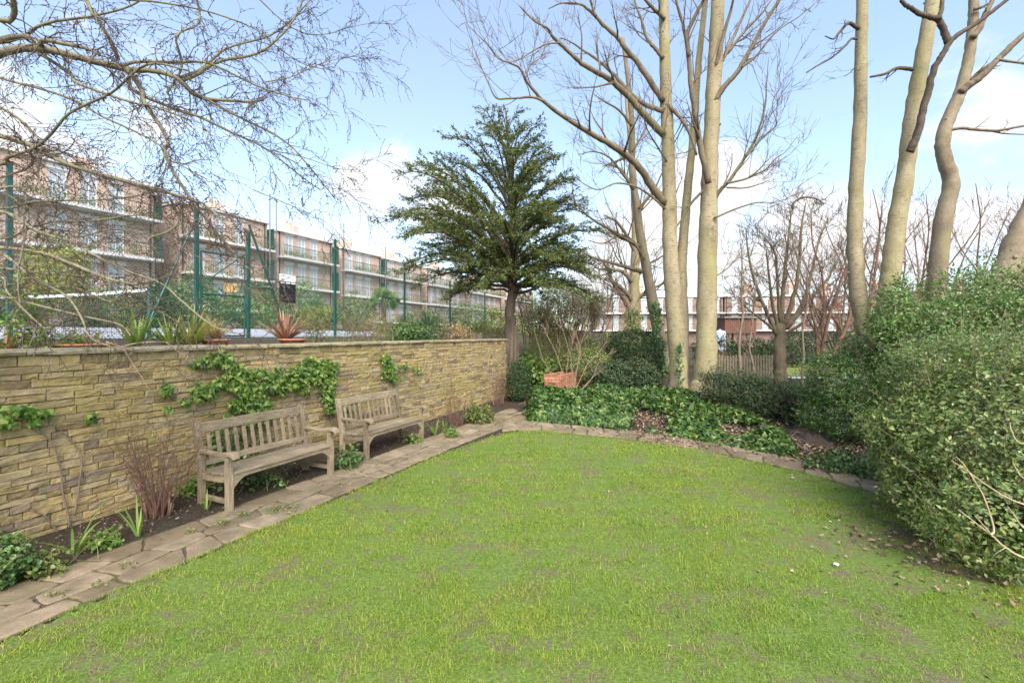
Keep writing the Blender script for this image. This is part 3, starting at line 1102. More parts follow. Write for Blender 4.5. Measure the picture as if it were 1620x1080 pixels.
# --- the clump of sycamores by the bend of the path
YA, YB = 12.5, 12.2
tA = trunk_tree('sycamore_tree', 'tall pale bare tree with a twin stem and ivy strip up its foot', 'tree',
    [([(1073, 628), (1072, 560), (1064, 460), (1060, 380), (1058, 280), (1055, 190), (1052, 100), (1050, 20), (1046, -90), (1040, -220)], YA, .27, .10),
     ([(1079, 620), (1080, 520), (1078, 430), (1081, 380), (1088, 300), (1098, 200), (1104, 110), (1116, 0), (1125, -120)], YA + .35, .19, .06)],
    [([(1050, 322), (1025, 285), (1000, 253), (965, 228), (933, 210), (895, 186), (860, 160), (830, 125)], YA, YA - 2.2, .11, .03),
     ([(831, 126), (822, 108), (807, 100), (788, 92), (770, 70), (740, 40)], YA - 2.2, YA - 2.8, .028, .007),
     ([(860, 160), (843, 154), (823, 155), (803, 156), (785, 155), (773, 133), (757, 95), (735, 35)], YA - 2, YA - 2.6, .032, .006),
     ([(831, 125), (838, 105), (850, 95), (862, 90)], YA - 2.2, YA - 2, .02, .006),
     ([(1050, 213), (1025, 188), (1007, 167), (985, 143), (963, 125), (940, 112), (920, 100), (900, 82), (883, 67), (872, 55), (866, 45), (845, 33), (822, 10)], YA, YA - 1.8, .10, .014),
     ([(885, 68), (865, 70), (845, 80), (825, 92), (808, 99)], YA - 1.5, YA - 1.9, .022, .008),
     ([(1049, 176), (1020, 165), (995, 145), (973, 120), (945, 95), (923, 80), (900, 65), (886, 60)], YA, YA + .8, .07, .012),
     ([(1049, 160), (1030, 130), (1007, 97), (990, 78), (977, 60), (955, 40), (943, 27), (930, 15), (917, 7), (890, 5), (868, 14)], YA, YA - .8, .085, .012),
     ([(943, 27), (935, 5), (925, -30)], YA - .6, YA - .8, .04, .015),
     ([(1049, 92), (1038, 78), (1023, 60), (1016, 35), (1007, 10), (995, -30)], YA, YA + .3, .06, .02),
     ([(1051, 30), (1035, 15), (1015, -8), (1000, -40)], YA, YA - .6, .06, .02),
     ([(1058, 260), (1040, 232), (1024, 205), (1018, 185)], YA, YA - 1, .03, .01),
     ([(1055, 165), (1075, 185), (1093, 215), (1102, 245)], YA, YA - .5, .06, .03),
     ([(1052, 330), (1030, 310), (1005, 295), (975, 290), (945, 300), (915, 285), (903, 270)], YA, YA - 1, .035, .007)],
    M['bark_pale'], M['bark_limb'], 'tall bare trees beyond the ivy bed', (6, 1.1, 2), 21, (4, 1.1, 2))

tB = trunk_tree('sycamore_tree', 'tall smooth pale bare tree right of the twin stemmed one, dark limb on it', 'tree',
    [([(1112, 626), (1117, 560), (1118, 470), (1120, 380), (1122, 300), (1125, 210), (1130, 120), (1135, 20), (1140, -100), (1146, -230)], YB, .295, .15)],
    [([(1121, 290), (1113, 255), (1105, 217), (1100, 180), (1093, 133), (1090, 90), (1087, 57), (1100, 25), (1113, 0), (1128, -40)], YB - .25, YB - 1.2, .085, .035),
     ([(1090, 90), (1082, 45), (1072, 10), (1062, -30)], YB - .8, YB - 1.2, .05, .02),
     ([(1130, 160), (1148, 135), (1167, 113), (1182, 88), (1197, 60), (1215, 28), (1233, 0), (1250, -35)], YB, YB - .8, .08, .025),
     ([(1172, 108), (1195, 90), (1215, 65), (1235, 45), (1262, 28), (1290, 6)], YB - .4, YB - 1, .03, .007),
     ([(1132, 115), (1143, 95), (1157, 67), (1172, 33), (1187, 0), (1200, -35)], YB, YB + .6, .06, .02),
     ([(1150, 85), (1178, 50), (1205, 22), (1220, 0)], YB + .2, YB, .04, .015),
     ([(1131, 110), (1145, 55), (1158, 10), (1165, -30)], YB, YB - .5, .06, .02),
     ([(1128, 318), (1140, 300), (1153, 287), (1180, 247), (1197, 215), (1210, 170), (1213, 130), (1216, 90)], YB, YB - .9, .06, .006),
     ([(1180, 248), (1200, 225), (1215, 210), (1227, 200), (1228, 190)], YB - .5, YB - .7, .028, .012),
     ([(1228, 192), (1222, 165), (1232, 140), (1252, 105)], YB - .7, YB - .9, .01, .004),
     ([(1150, 290), (1180, 283), (1200, 274), (1213, 267), (1228, 250), (1243, 240), (1262, 215)], YB - .3, YB - .7, .03, .006),
     ([(1150, 297), (1180, 297), (1205, 290), (1219, 284)], YB - .3, YB - .2, .025, .006),
     ([(1130, 345), (1160, 332), (1190, 322), (1210, 320), (1230, 322)], YB - .2, YB - .6, .03, .007),
     ([(1115, 300), (1095, 320), (1080, 345), (1058, 375), (1035, 405)], YB, YB + .5, .04, .01),
     ([(1128, 440), (1150, 425), (1165, 410), (1182, 400)], YB, YB - .3, .02, .006)],
    M['bark_pale'], M['bark_limb'], 'tall bare trees beyond the ivy bed', (6, 1.05, 2), 22, (4, 1.1, 2))

tC = trunk_tree('sycamore_tree', 'grey brown leaning bare tree behind the twin stemmed one, ivy on its foot', 'tree',
    [([(1053, 590), (1046, 545), (1035, 490), (1024, 430), (1014, 380), (1008, 330), (1000, 270), (1000, 200), (994, 130), (985, 60)], 15.2, .24, .06)],
    [([(1015, 430), (990, 422), (965, 415), (940, 408), (915, 395)], 15, 14, .08, .012),
     ([(1012, 390), (985, 375), (960, 360), (935, 345), (910, 320), (905, 290)], 15, 14, .07, .012),
     ([(1003, 300), (985, 275), (965, 250), (940, 240), (915, 245)], 15, 14.4, .05, .01),
     ([(1000, 200), (980, 175), (955, 160), (940, 150)], 15, 14.5, .05, .01),
     ([(1000, 240), (1015, 215), (1030, 180), (1035, 140)], 15, 15.4, .04, .01),
     ([(1010, 330), (1035, 300), (1050, 270), (1078, 240)], 15, 15.5, .04, .01),
     ([(1020, 410), (1000, 380), (980, 372), (955, 385), (930, 380)], 15, 14.6, .05, .01)],
    M['bark_grey'], M['bark_limb'], 'tall bare trees beyond the ivy bed', (6, 1.1, 2), 23, (5, 1.1, 2))

tD = trunk_tree('sycamore_tree', 'pale bare tree standing farthest back by the dark dome, ivy covered foot and spreading limbs', 'tree',
    [([(1003, 565), (1003, 500), (1004, 440), (1006, 380), (1004, 320), (1000, 260), (995, 200), (990, 140)], 24, .36, .09)],
    [([(1003, 500), (990, 475), (975, 455), (965, 435), (960, 410)], 24, 23.5, .2, .05),
     ([(1004, 480), (990, 462), (972, 446), (955, 440)], 24, 23.2, .14, .03),
     ([(1004, 450), (985, 430), (965, 425), (945, 405)], 24, 23, .13, .03),
     ([(1006, 475), (1022, 462), (1045, 450), (1065, 435)], 24, 23.5, .12, .03),
     ([(1006, 440), (1022, 420), (1040, 410), (1055, 400)], 24, 23.5, .10, .03),
     ([(1006, 400), (990, 370), (975, 350), (955, 340)], 24, 23.5, .12, .03),
     ([(1004, 350), (1020, 320), (1040, 300)], 24, 24, .10, .03),
     ([(1001, 300), (985, 270), (965, 260)], 24, 24, .10, .03)],
    M['bark_pale'], M['bark_limb'], 'tall bare trees beyond the ivy bed', (8, 2.0, 2), 24, (10, 2.2, 2))

# --- the tall trunks at the right
tE = trunk_tree('sycamore_tree', 'slim straight pale trunk behind the green bush, leftmost of the tall right hand trunks', 'tree',
    [([(1388, 590), (1376, 545), (1362, 490), (1355, 430), (1352, 360), (1356, 270), (1361, 180), (1362, 90), (1364, 0), (1366, -120), (1372, -260)], 13, .255, .12)],
    [([(1358, 46), (1346, 37), (1338, 40), (1325, 55), (1318, 62), (1305, 57)], 13, 12.6, .06, .012),
     ([(1356, 62), (1347, 62), (1335, 75), (1315, 92), (1295, 103), (1276, 115)], 13, 12.2, .035, .018),
     ([(1354, 105), (1345, 115), (1335, 122)], 13, 12.8, .02, .006),
     ([(1366, -60), (1340, -100), (1300, -160)], 13, 12, .08, .03),
     ([(1368, -100), (1400, -160), (1430, -230)], 13, 13, .08, .03)],
    M['bark_pale'], M['bark_dark'], 'tall trunks behind the right hand shrubs', (3, .5, 1), 31)

tF = trunk_tree('sycamore_tree', 'thick pale trunk with a dark forking limb crossing it, behind the tall green shrub', 'tree',
    [([(1414, 600), (1408, 545), (1405, 480), (1410, 420), (1420, 350), (1434, 260), (1446, 170), (1460, 90), (1476, 0), (1492, -110), (1510, -250)], 12.3, .285, .14)],
    [([(1444, 110), (1420, 108), (1400, 117), (1377, 122)], 12.3, 11.8, .055, .025),
     ([(1440, 240), (1446, 225), (1453, 205), (1462, 170), (1472, 130), (1480, 105), (1492, 85), (1504, 66), (1520, 52), (1545, 37), (1570, 18), (1600, -5), (1640, -30)], 12.0, 11.2, .10, .035),
     ([(1500, 68), (1495, 52), (1488, 38), (1483, 30), (1470, 27), (1455, 22), (1440, 13), (1430, 6), (1426, 0)], 11.6, 11.4, .085, .04),
     ([(1485, 32), (1489, 15), (1492, -12), (1498, -60)], 11.5, 11.5, .06, .03),
     ([(1480, -60), (1450, -110), (1420, -180)], 12.3, 12, .09, .03)],
    M['bark_pale'], M['bark_dark'], 'tall trunks behind the right hand shrubs', (2, .45, 1), 32)

tG = trunk_tree('sycamore_tree', 'brownish curving trunk that bows out and forks high up, right of the dark forked limb', 'tree',
    [([(1480, 560), (1482, 480), (1486, 400), (1494, 340), (1505, 290), (1496, 255), (1491, 225), (1502, 185), (1518, 148), (1530, 105), (1537, 60), (1540, 20), (1541, -40), (1545, -140)], 15, .305, .11)],
    [([(1519, 146), (1536, 133), (1552, 121), (1580, 93), (1605, 68), (1635, 42), (1670, 10)], 15, 14.2, .12, .07),
     ([(1535, 128), (1552, 112), (1580, 94)], 15, 14.6, .06, .05),
     ([(1538, 60), (1550, 45), (1558, 25), (1570, 0), (1582, -40)], 15, 15, .10, .06),
     ([(1540, 15), (1552, 12), (1565, 5)], 15, 14.8, .06, .03),
     ([(1498, 207), (1520, 203), (1545, 205), (1575, 207), (1600, 203), (1640, 195)], 15, 14.3, .055, .03),
     ([(1575, 93), (1600, 98), (1640, 102)], 14.6, 14.3, .05, .03),
     ([(1560, 205), (1585, 211), (1620, 213)], 14.8, 14.5, .03, .015)],
    M['bark_grey'], M['bark_limb'], 'tall trunks behind the right hand shrubs', (2, .5, 1), 33)

tH = trunk_tree('sycamore_tree', 'leaning grey trunk at the right edge of the picture above the tall shrub', 'tree',
    [([(1560, 620), (1580, 480), (1596, 420), (1612, 375), (1640, 320), (1670, 240), (1700, 100)], 11.5, .34, .2)], [],
    M['bark_grey'], M['bark_limb'], 'tall trunks behind the right hand shrubs', (2, .5, 1), 34)

# --- pollarded many-stemmed tree and thin saplings between, behind the dark spurge bushes
t = thing('pollard_tree', 'dark many stemmed pollarded bare tree standing between the fence and far lawn', 'tree', at(1236, 600, 19))
R.seed(40)
m = MB()
limb(m, px_limb([(1236, 606), (1234, 575), (1233, 545), (1234, 515)], 19, 19), (.25), .22, 12, 5, .12)
wb(m, 'trunk', M['bark_limb'], t, True)
m = MB()
for pts, r0 in [([(1230, 530), (1218, 505), (1203, 470), (1190, 430), (1183, 395), (1180, 360)], 0.094), ([(1232, 520), (1222, 480), (1216, 430), (1212, 395)], 0.083),
           ([(1236, 515), (1238, 470), (1243, 420), (1248, 370), (1253, 330)], 0.110), ([(1240, 515), (1256, 470), (1264, 420), (1268, 360), (1275, 320)], 0.110),
           ([(1242, 520), (1270, 480), (1284, 430), (1296, 380), (1310, 345)], 0.094), ([(1244, 528), (1280, 505), (1305, 490), (1330, 480)], 0.072),
           ([(1228, 525), (1205, 505), (1185, 490), (1168, 470)], 0.066), ([(1245, 520), (1285, 470), (1310, 440), (1330, 400)], 0.083), ([(1234, 512), (1230, 450), (1226, 400), (1205, 370)], 0.072)]:
    ch = limb(m, px_limb(pts, 19, 19 + R.uniform(-1, 1)), r0, .022, 7, 5, .14)
    sprout(m, ch, 13, 1.1, 2, .4, .012, .15, .3, (.5, 1.2), .35)
# knobbly pollard head arching over
ch = limb(m, px_limb([(1253, 330), (1258, 318), (1272, 312), (1290, 314), (1303, 322)], 19, 18.6), .05, .03, 7, 5, .2)
sprout(m, ch, 24, .35, 1, .4, .012, .05, 0, (.6, 1.4))
wb(m, 'branches', M['bark_limb'], t, True)


def sapling(name, label, px, y0, y1, Y, r, seed, mat, group, bend=10, n=9, L=.8, depth=2):
    R.seed(seed)
    t = thing(name, label, 'tree', at(px, y0, Y), 0, group)
    m = MB()
    k = 6
    P = [(px + R.uniform(-bend, bend) * (i > 0) * (.4 + .6 * i / k), y0 + (y1 - y0) * i / k) for i in range(k + 1)]
    ch = limb(m, px_limb(P, Y, Y), r, r * .25, 7, 4, .1)
    wb(m, 'trunk', mat, t, True)
    m = MB()
    sprout(m, ch, n, L, depth, .55, max(.008, Y * .0006), .2, .25, (.4, 1.0), .25)
    wb(m, 'branches', mat, t, True)
    return t


sapling('sapling', 'thin straight sapling with rising twigs just right of the smooth pale trunk', 1172, 610, 385, 14.5, .055, 41, M['twig_brown'], 'thin bare saplings', 6, 12, .7)
sapling('sapling', 'slender pale sapling growing in front of the far lawn', 1274, 640, 400, 14, .045, 42, M['twig_brown'], 'thin bare saplings', 10, 10, .9)
sapling('sapling', 'thin leaning sapling in front of the picket fence, left of the pollarded tree', 1190, 615, 420, 15, .04, 43, M['twig_brown'], 'thin bare saplings', 10, 10, .8)

lab = {1300: 'tangled bare shrub with upright reddish twigs left of the slim straight trunk', 1330: 'tall twiggy bare shrub behind the leaning dark post',
       1372: 'bare reddish twiggy tree seen between the slim trunk and thick pale trunk', 1392: 'thin bare tree with a curved stem rising beside the thick pale trunk', 1440: 'fine twigged bare shrub directly right of the thick pale trunk',
       1455: 'rust tinged bare shrub behind the curving brown trunk', 1530: 'bare shrub with crossing stems right of the curving trunk', 1560: 'pale stemmed bare tree above the tall green shrub',
       1600: 'dense bare twiggy shrub at the far right behind the leaning grey trunk', 1640: 'bare shrub reaching in from the right edge'}
for i, (px, top) in enumerate([(1300, 335), (1330, 300), (1372, 285), (1392, 300), (1440, 330), (1455, 260), (1530, 300), (1560, 320), (1600, 300), (1640, 280)]):
    R.seed(60 + i)
    Y = 17 + (i * 37 % 9)
    t = thing('bare_shrub', lab[px], 'shrub', at(px, 590, Y), 0, 'bare twiggy shrubs behind the right hand trunks')
    m = MB()
    b = at(px, 590, Y)
    for j in range(5):
        h = (590 - top) / F * Y * R.uniform(.6, 1.05)
        d = Vector((R.gauss(0, .24), R.gauss(0, .2), 1))
        pts = [b]
        for q in range(5):
            pts.append(pts[-1] + d.normalized() * h / 5 + rvec() * .12)
            d += Vector((R.gauss(0, .15), R.gauss(0, .15), .1))
        ch = limb(m, pts, R.uniform(.045, .10), .018, 5, 3, .15)
        sprout(m, ch, 7, 1.3, 2, .45, .010, .15, .25, (.4, 1.0), .3)
    wb(m, 'stems', M['twig_rust'] if i % 3 != 1 else M['twig_brown'], t, True)

# --- the dark yew with its lacy tiers, at the end of the wall
def yew():
    R.seed(77)
    Y = 14.9
    base = at(806, 622, Y)
    t = thing('yew_tree', 'dark green evergreen with lacy tiered branches at the far end of the stone wall', 'tree', base)
    m = MB()
    tr = limb(m, px_limb([(803, 632), (803, 590), (806, 540), (808, 490), (811, 440), (812, 380), (810, 320), (806, 260), (803, 210), (800, 172)], Y, Y), .26, .02, 12, 6, .08, .8)
    for a in np.linspace(0, 2 * pi, 9)[:-1]:
        q = Vector((cos(a), sin(a), 0))
        m.tube([base + q * .24 + Vector((0, 0, -.1)), base + q * .17 + Vector((0, 0, .4)), base + q * .19 + Vector((.05, 0, 1.2)), base + q * .13 + Vector((.1, 0, 2.2))], [.09, .075, .08, .05], 6)
    wb(m, 'trunk', M['bark_con'], t, True)
    mbk, ml = MB(), MB()
    LP_, LN, LT = [], [], []
    # silhouette half widths in pixels (left, right) against picture height
    ys = [168, 180, 200, 240, 270, 300, 335, 370, 400, 430, 455]
    lw = [10, 42, 80, 132, 155, 175, 210, 196, 182, 150, 110]
    rw = [10, 35, 52, 80, 94, 112, 125, 140, 150, 145, 125]
    top = at(803, 172, Y).z
    nb = 116
    for i in range(nb):
        f = (i / nb) ** .8
        py = 176 + (458 - 176) * f
        z = EYE - (py - HY) / F * Y
        a = i * 2.39996 + R.gauss(0, .3)
        w = (np.interp(py, ys, rw) if cos(a) > 0 else np.interp(py, ys, lw)) / F * Y
        L = w * (.75 + .25 * abs(cos(a))) * R.choice([.68, .86, 1.0, 1.08, 1.16])
        rise = max(.12, 1.25 - 1.25 * f) * R.uniform(.8, 1.15)
        z0 = max(z - L * rise, 2.95 + R.uniform(0, .6))
        rise = (z - z0) / L
        cx = np.interp(z0, [c[0].z for c in tr], [c[0].x for c in tr])
        p = Vector((cx, Y, z0))
        K = 8
        pts = [p]
        h = Vector((cos(a), sin(a) * .9, 0))
        for q in range(1, K + 1):
            g = q / K
            # lifts quickly from the trunk, then levels out and nods at the tip
            zz = z0 + (z - z0) * (1 - (1 - g) ** 1.7) + L * .05 * sin(pi * g) - L * (.06 + .17 * f) * g ** 3
            h = (h + Vector((R.gauss(0, .07), R.gauss(0, .07), 0))).normalized()
            o = pts[-1] + h * L / K
            pts.append(Vector((o.x, o.y, zz + R.gauss(0, .03))))
        ch = limb(mbk, pts, .013 + .015 * L, .005, 5, 2, .1)
        n_side = int(6 + L * 6.2)
        for s in range(n_side):
            q = .24 + .76 * ((s + R.random()) / n_side)
            j = min(int(q * (len(ch) - 1)), len(ch) - 2)
            o = ch[j][0]
            dd = (ch[j + 1][0] - o).normalized()
            sd_ = dd.cross(Vector((0, 0, 1))).normalized() * (1 if s % 2 else -1)
            l2 = (.2 + .30 * L * (1 - q) ** .6) * R.uniform(.5, 1.3)
            v = (dd * R.uniform(.6, 1.1) + sd_ * R.uniform(.35, 1.0) + Vector((0, 0, R.gauss(.22, .25)))).normalized()
            sp = [o, o + v * l2 * .5 + Vector((0, 0, .03)), o + v * l2 + Vector((0, 0, -.04 * l2))]
            mbk.tube(sp, [.008, .006, .003], 3)
            nl = max(4, int(l2 * 31))
            for e in range(nl):
                g = (e + R.random()) / nl
                P_ = sp[0].lerp(sp[1], g * 2) if g < .5 else sp[1].lerp(sp[2], g * 2 - 1)
                LP_.append(P_ + rvec() * .03)
                LN.append(Vector((0, 0, 1)) + rvec() * .8)
                LT.append(v * 1.2 + sd_.cross(v) * R.gauss(0, .6) + rvec() * .6)
    wb(mbk, 'branches', M['bark_dark'], t, True)
    n = len(LP_)
    leaves(ml, LP_, LN, rng.uniform(.07, .15, n), T_NEEDLE, np.array(LT), .15)
    leaves(ml, np.array(LP_) + rng.normal(size=(n, 3)) * .035, np.array(LN) + rng.normal(size=(n, 3)) * .6, rng.uniform(.06, .12, n), T_NEEDLE, np.array(LT), .4)
    wb(ml, 'foliage', M['leaf_con'], t)
    print('yew faces', n * 4)


yew()

# --- the old lichened tree reaching in from the left
def apple():
    R.seed(91)
    b = W(1.25, -5.62)
    t = thing('fruit_tree', 'lichened bare old tree reaching in from the left edge with drooping twiggy branches', 'tree', b)
    m = MB()
    tk = limb(m, [b + Vector((0, 0, -.1)), b + Vector((.02, 0, .7)), b + Vector((-.02, .05, 1.5)), b + Vector((.03, .02, 2.4)), b + Vector((0, -.03, 3.2)), b + Vector((-.08, 0, 4.2)), b + Vector((-.1, .1, 5.4))], .17, .09, 12, 5, .08)
    wb(m, 'trunk', M['bark_apple'], t, True)
    m, mt, buds = MB(), MB(), []
    bx = -130
    LB = [
        ([(bx, 150), (-60, 95), (0, 82), (67, 80), (133, 100), (190, 105), (240, 113), (283, 127), (307, 147), (360, 150), (395, 156), (425, 165)], 3.5, 3.6, .052, .007),
        ([(bx, 100), (0, 47), (50, 63), (93, 78), (140, 80), (165, 92)], 3.5, 3.35, .03, .012),
        ([(bx, 230), (-50, 212), (0, 218), (50, 230), (117, 263), (187, 282), (240, 297), (297, 313), (335, 330), (372, 365)], 3.5, 3.2, .034, .007),
        ([(200, 108), (210, 133), (227, 160), (253, 213), (267, 247), (293, 300), (330, 353), (352, 385), (382, 416), (400, 426)], 3.55, 3.3, .028, .005),
        ([(205, 112), (217, 147), (277, 170), (333, 197), (383, 220), (427, 240), (467, 272), (492, 290)], 3.55, 3.9, .022, .004),
        ([(190, 104), (213, 92), (283, 97), (343, 110), (400, 130), (460, 157), (494, 163)], 3.55, 3.8, .020, .004),
        ([(283, 124), (317, 104), (353, 70), (417, 37), (480, 3), (520, -30)], 3.6, 4.1, .018, .004),
        ([(285, 128), (307, 117), (345, 98), (400, 77), (447, 50), (473, 20), (482, -5)], 3.6, 4.0, .022, .005),
        ([(305, 145), (340, 165), (383, 187), (433, 213), (467, 237), (490, 262), (507, 283), (530, 315)], 3.6, 4.0, .017, .004),
        ([(60, 83), (100, 110), (143, 143), (217, 167), (240, 165), (300, 190)], 3.5, 3.4, .02, .006),
        ([(bx, 90), (0, 120), (43, 133), (100, 150), (167, 187), (217, 210), (253, 230), (290, 262), (330, 285)], 3.5, 3.3, .016, .004),
        ([(bx, 275), (-30, 250), (0, 245), (50, 223), (107, 177), (167, 143), (243, 110), (280, 96)], 3.5, 2.9, .02, .006),
        ([(bx, 320), (0, 329), (59, 320), (148, 314), (210, 303), (260, 290)], 3.5, 3.3, .013, .004),
        ([(bx, 340), (0, 335), (68, 367), (124, 388), (160, 403), (207, 430), (243, 447), (284, 474), (340, 515), (390, 530)], 3.5, 3.2, .02, .004),
        ([(bx, 390), (0, 400), (53, 438), (98, 468), (142, 501), (166, 536), (205, 555)], 3.5, 3.2, .018, .004),
        ([(bx, 370), (30, 394), (104, 415), (178, 441), (196, 448)], 3.5, 3.1, .022, .009),
        ([(bx, 430), (0, 435), (44, 465), (70, 510), (75, 525)], 3.5, 3.2, .014, .004),
        ([(293, -60), (287, 0), (280, 57), (273, 93), (263, 147)], 3.4, 3.5, .012, .010),
        ([(110, -60), (133, 0), (157, 33), (172, 62), (180, 90)], 3.3, 3.45, .020, .014),
        ([(bx, 60), (0, 60), (60, 30), (130, 10), (200, -10), (260, -30)], 3.5, 3.7, .02, .006),
        ([(bx, 140), (-20, 160), (30, 210), (60, 280), (75, 330), (90, 380)], 3.5, 3.4, .016, .004),
        ([(268, 312), (265, 340), (262, 365), (250, 382), (248, 398)], 3.25, 3.2, .012, .007),
        ([(200, 0), (260, 12), (330, 20), (400, 45), (440, 80), (480, 100), (530, 112)], 3.6, 4.2, .012, .003),
        ([(380, -30), (450, 30), (500, 40), (560, 38), (620, 30)], 3.8, 4.4, .008, .002),
        ([(420, 130), (460, 120), (500, 100), (540, 95), (600, 85)], 3.8, 4.3, .008, .002),
        ([(400, 300), (450, 320), (500, 345), (540, 390)], 3.6, 4.0, .006, .002),
        ([(430, 238), (480, 250), (530, 262), (570, 268)], 3.9, 4.2, .006, .002),
        ([(bx, 410), (10, 425), (70, 432), (130, 436), (190, 450), (240, 445), (300, 428)], 3.5, 3.3, .014, .004),
        ([(bx, 460), (0, 470), (60, 480), (120, 500), (170, 512), (215, 530)], 3.5, 3.1, .013, .004),
        ([(bx, 360), (-20, 375), (40, 360), (90, 350), (150, 352), (230, 340), (300, 350)], 3.5, 3.5, .013, .004),
        ([(bx, 350), (0, 290), (30, 330), (45, 390), (40, 440), (55, 490)], 3.5, 3.3, .014, .004),
        ([(68, 367), (110, 372), (170, 360), (240, 372), (310, 405), (370, 440), (420, 475)], 3.4, 3.6, .009, .003),
        ([(bx, 440), (0, 452), (50, 446), (110, 455), (180, 478), (250, 490), (300, 520)], 3.5, 3.4, .012, .003),
        ([(bx, 300), (-10, 300), (40, 345), (95, 395), (130, 450), (140, 500)], 3.5, 3.6, .012, .004),
        ([(bx, 20), (-20, 30), (5, 18), (25, -20)], 3.5, 3.4, .03, .02),
        ([(bx, 300), (20, 262), (60, 235), (100, 240), (150, 275), (190, 330)], 3.5, 3.6, .012, .003),
    ]
    for pts, Y0, Y1, r0, r1 in LB:
        P = px_limb(pts, Y0, Y1)
        if pts[0][0] == bx:
            q = min(tk, key=lambda c: abs(c[0].z - P[0].z))[0]
            P[0] = q.copy()
        # let the limb wander a little in depth
        P = [p if i == 0 else p + Vector((0, R.gauss(0, .06), 0)) for i, p in enumerate(P)]
        ch = limb(m, P, r0 * .7, r1 * .9, 8, 5, .12)
        Ln = sum((P[i + 1] - P[i]).length for i in range(len(P) - 1))
        kf = .4 if pts[-1][1] > 400 and pts[-2][0] < 380 else .75
        Ln *= kf
        sprout(mt, ch, int(Ln * 13), .24, 1, .42, .0023, -.10, .22, (.4, 1.15), .5, (3, 5), .55, .007, buds)
        sprout(mt, ch, int(Ln * 4.5), .42, 2, .38, .0022, -.14, .25, (.35, 1.0), .38, (2, 4), .6, .006, buds)
        # short knobbly spurs
        for _ in range(int(Ln * 14)):
            c, r = ch[R.randrange(3, len(ch))]
            d = rvec()
            mt.tube([c, c + d * .02, c + (d + rvec() * .5) * .038], [.004, .0035, .0028], 4)
            buds.append((c + d * .036, d))
    wb(m, 'branches', M['bark_apple'], t, True)
    wb(mt, 'twigs', M['twig_apple'], t, True)
    mb_ = MB()
    for p, d in buds:
        d = (d + rvec() * .7).normalized()
        s = R.uniform(.6, 1.2)
        mb_.tube([p - d * .003 * s, p + d * .004 * s, p + d * .012 * s], [.0015 * s, .0036 * s, .0008 * s], 4)
    wb(mb_, 'buds', M['twig_apple'], t, True)
    print('buds', len(buds))


apple()

# ------------------------------------------------------------------ shrubs
def blob_points(blobs, n, shell=.3, bump=.16, freq=3.2, seed=0, zmin=None):
    """points and outward normals in the outer shell of a union of lumpy ellipsoids"""
    B = np.array(blobs, float)
    area = (B[:, 3] * B[:, 4] + B[:, 3] * B[:, 5] + B[:, 4] * B[:, 5])
    P, N = [], []
    got = 0
    while got < n:
        k = rng.choice(len(B), size=n, p=area / area.sum())
        d = rng.normal(size=(n, 3)); d /= np.linalg.norm(d, axis=1, keepdims=True)
        c, r = B[k, :3], B[k, 3:6]
        rad = 1 + bump * wob(c + d * r, freq, seed) + .6 * bump * wob(c + d * r, freq * 2.7, seed + 1)
        dep = np.abs(rng.normal(size=n)) * shell * .6
        p = c + d * r * (rad - dep)[:, None]
        nn = d / r
        nn /= np.linalg.norm(nn, axis=1, keepdims=True)
        keep = np.ones(n, bool)
        for b in B:
            keep &= (((p - b[:3]) / b[3:6]) ** 2).sum(1) > (1 - shell * 1.35) ** 2
        if zmin is not None: keep &= p[:, 2] > zmin
        P.append(p[keep]); N.append(nn[keep]); got += int(keep.sum())
        if got == 0: break
    return np.concatenate(P)[:n], np.concatenate(N)[:n]


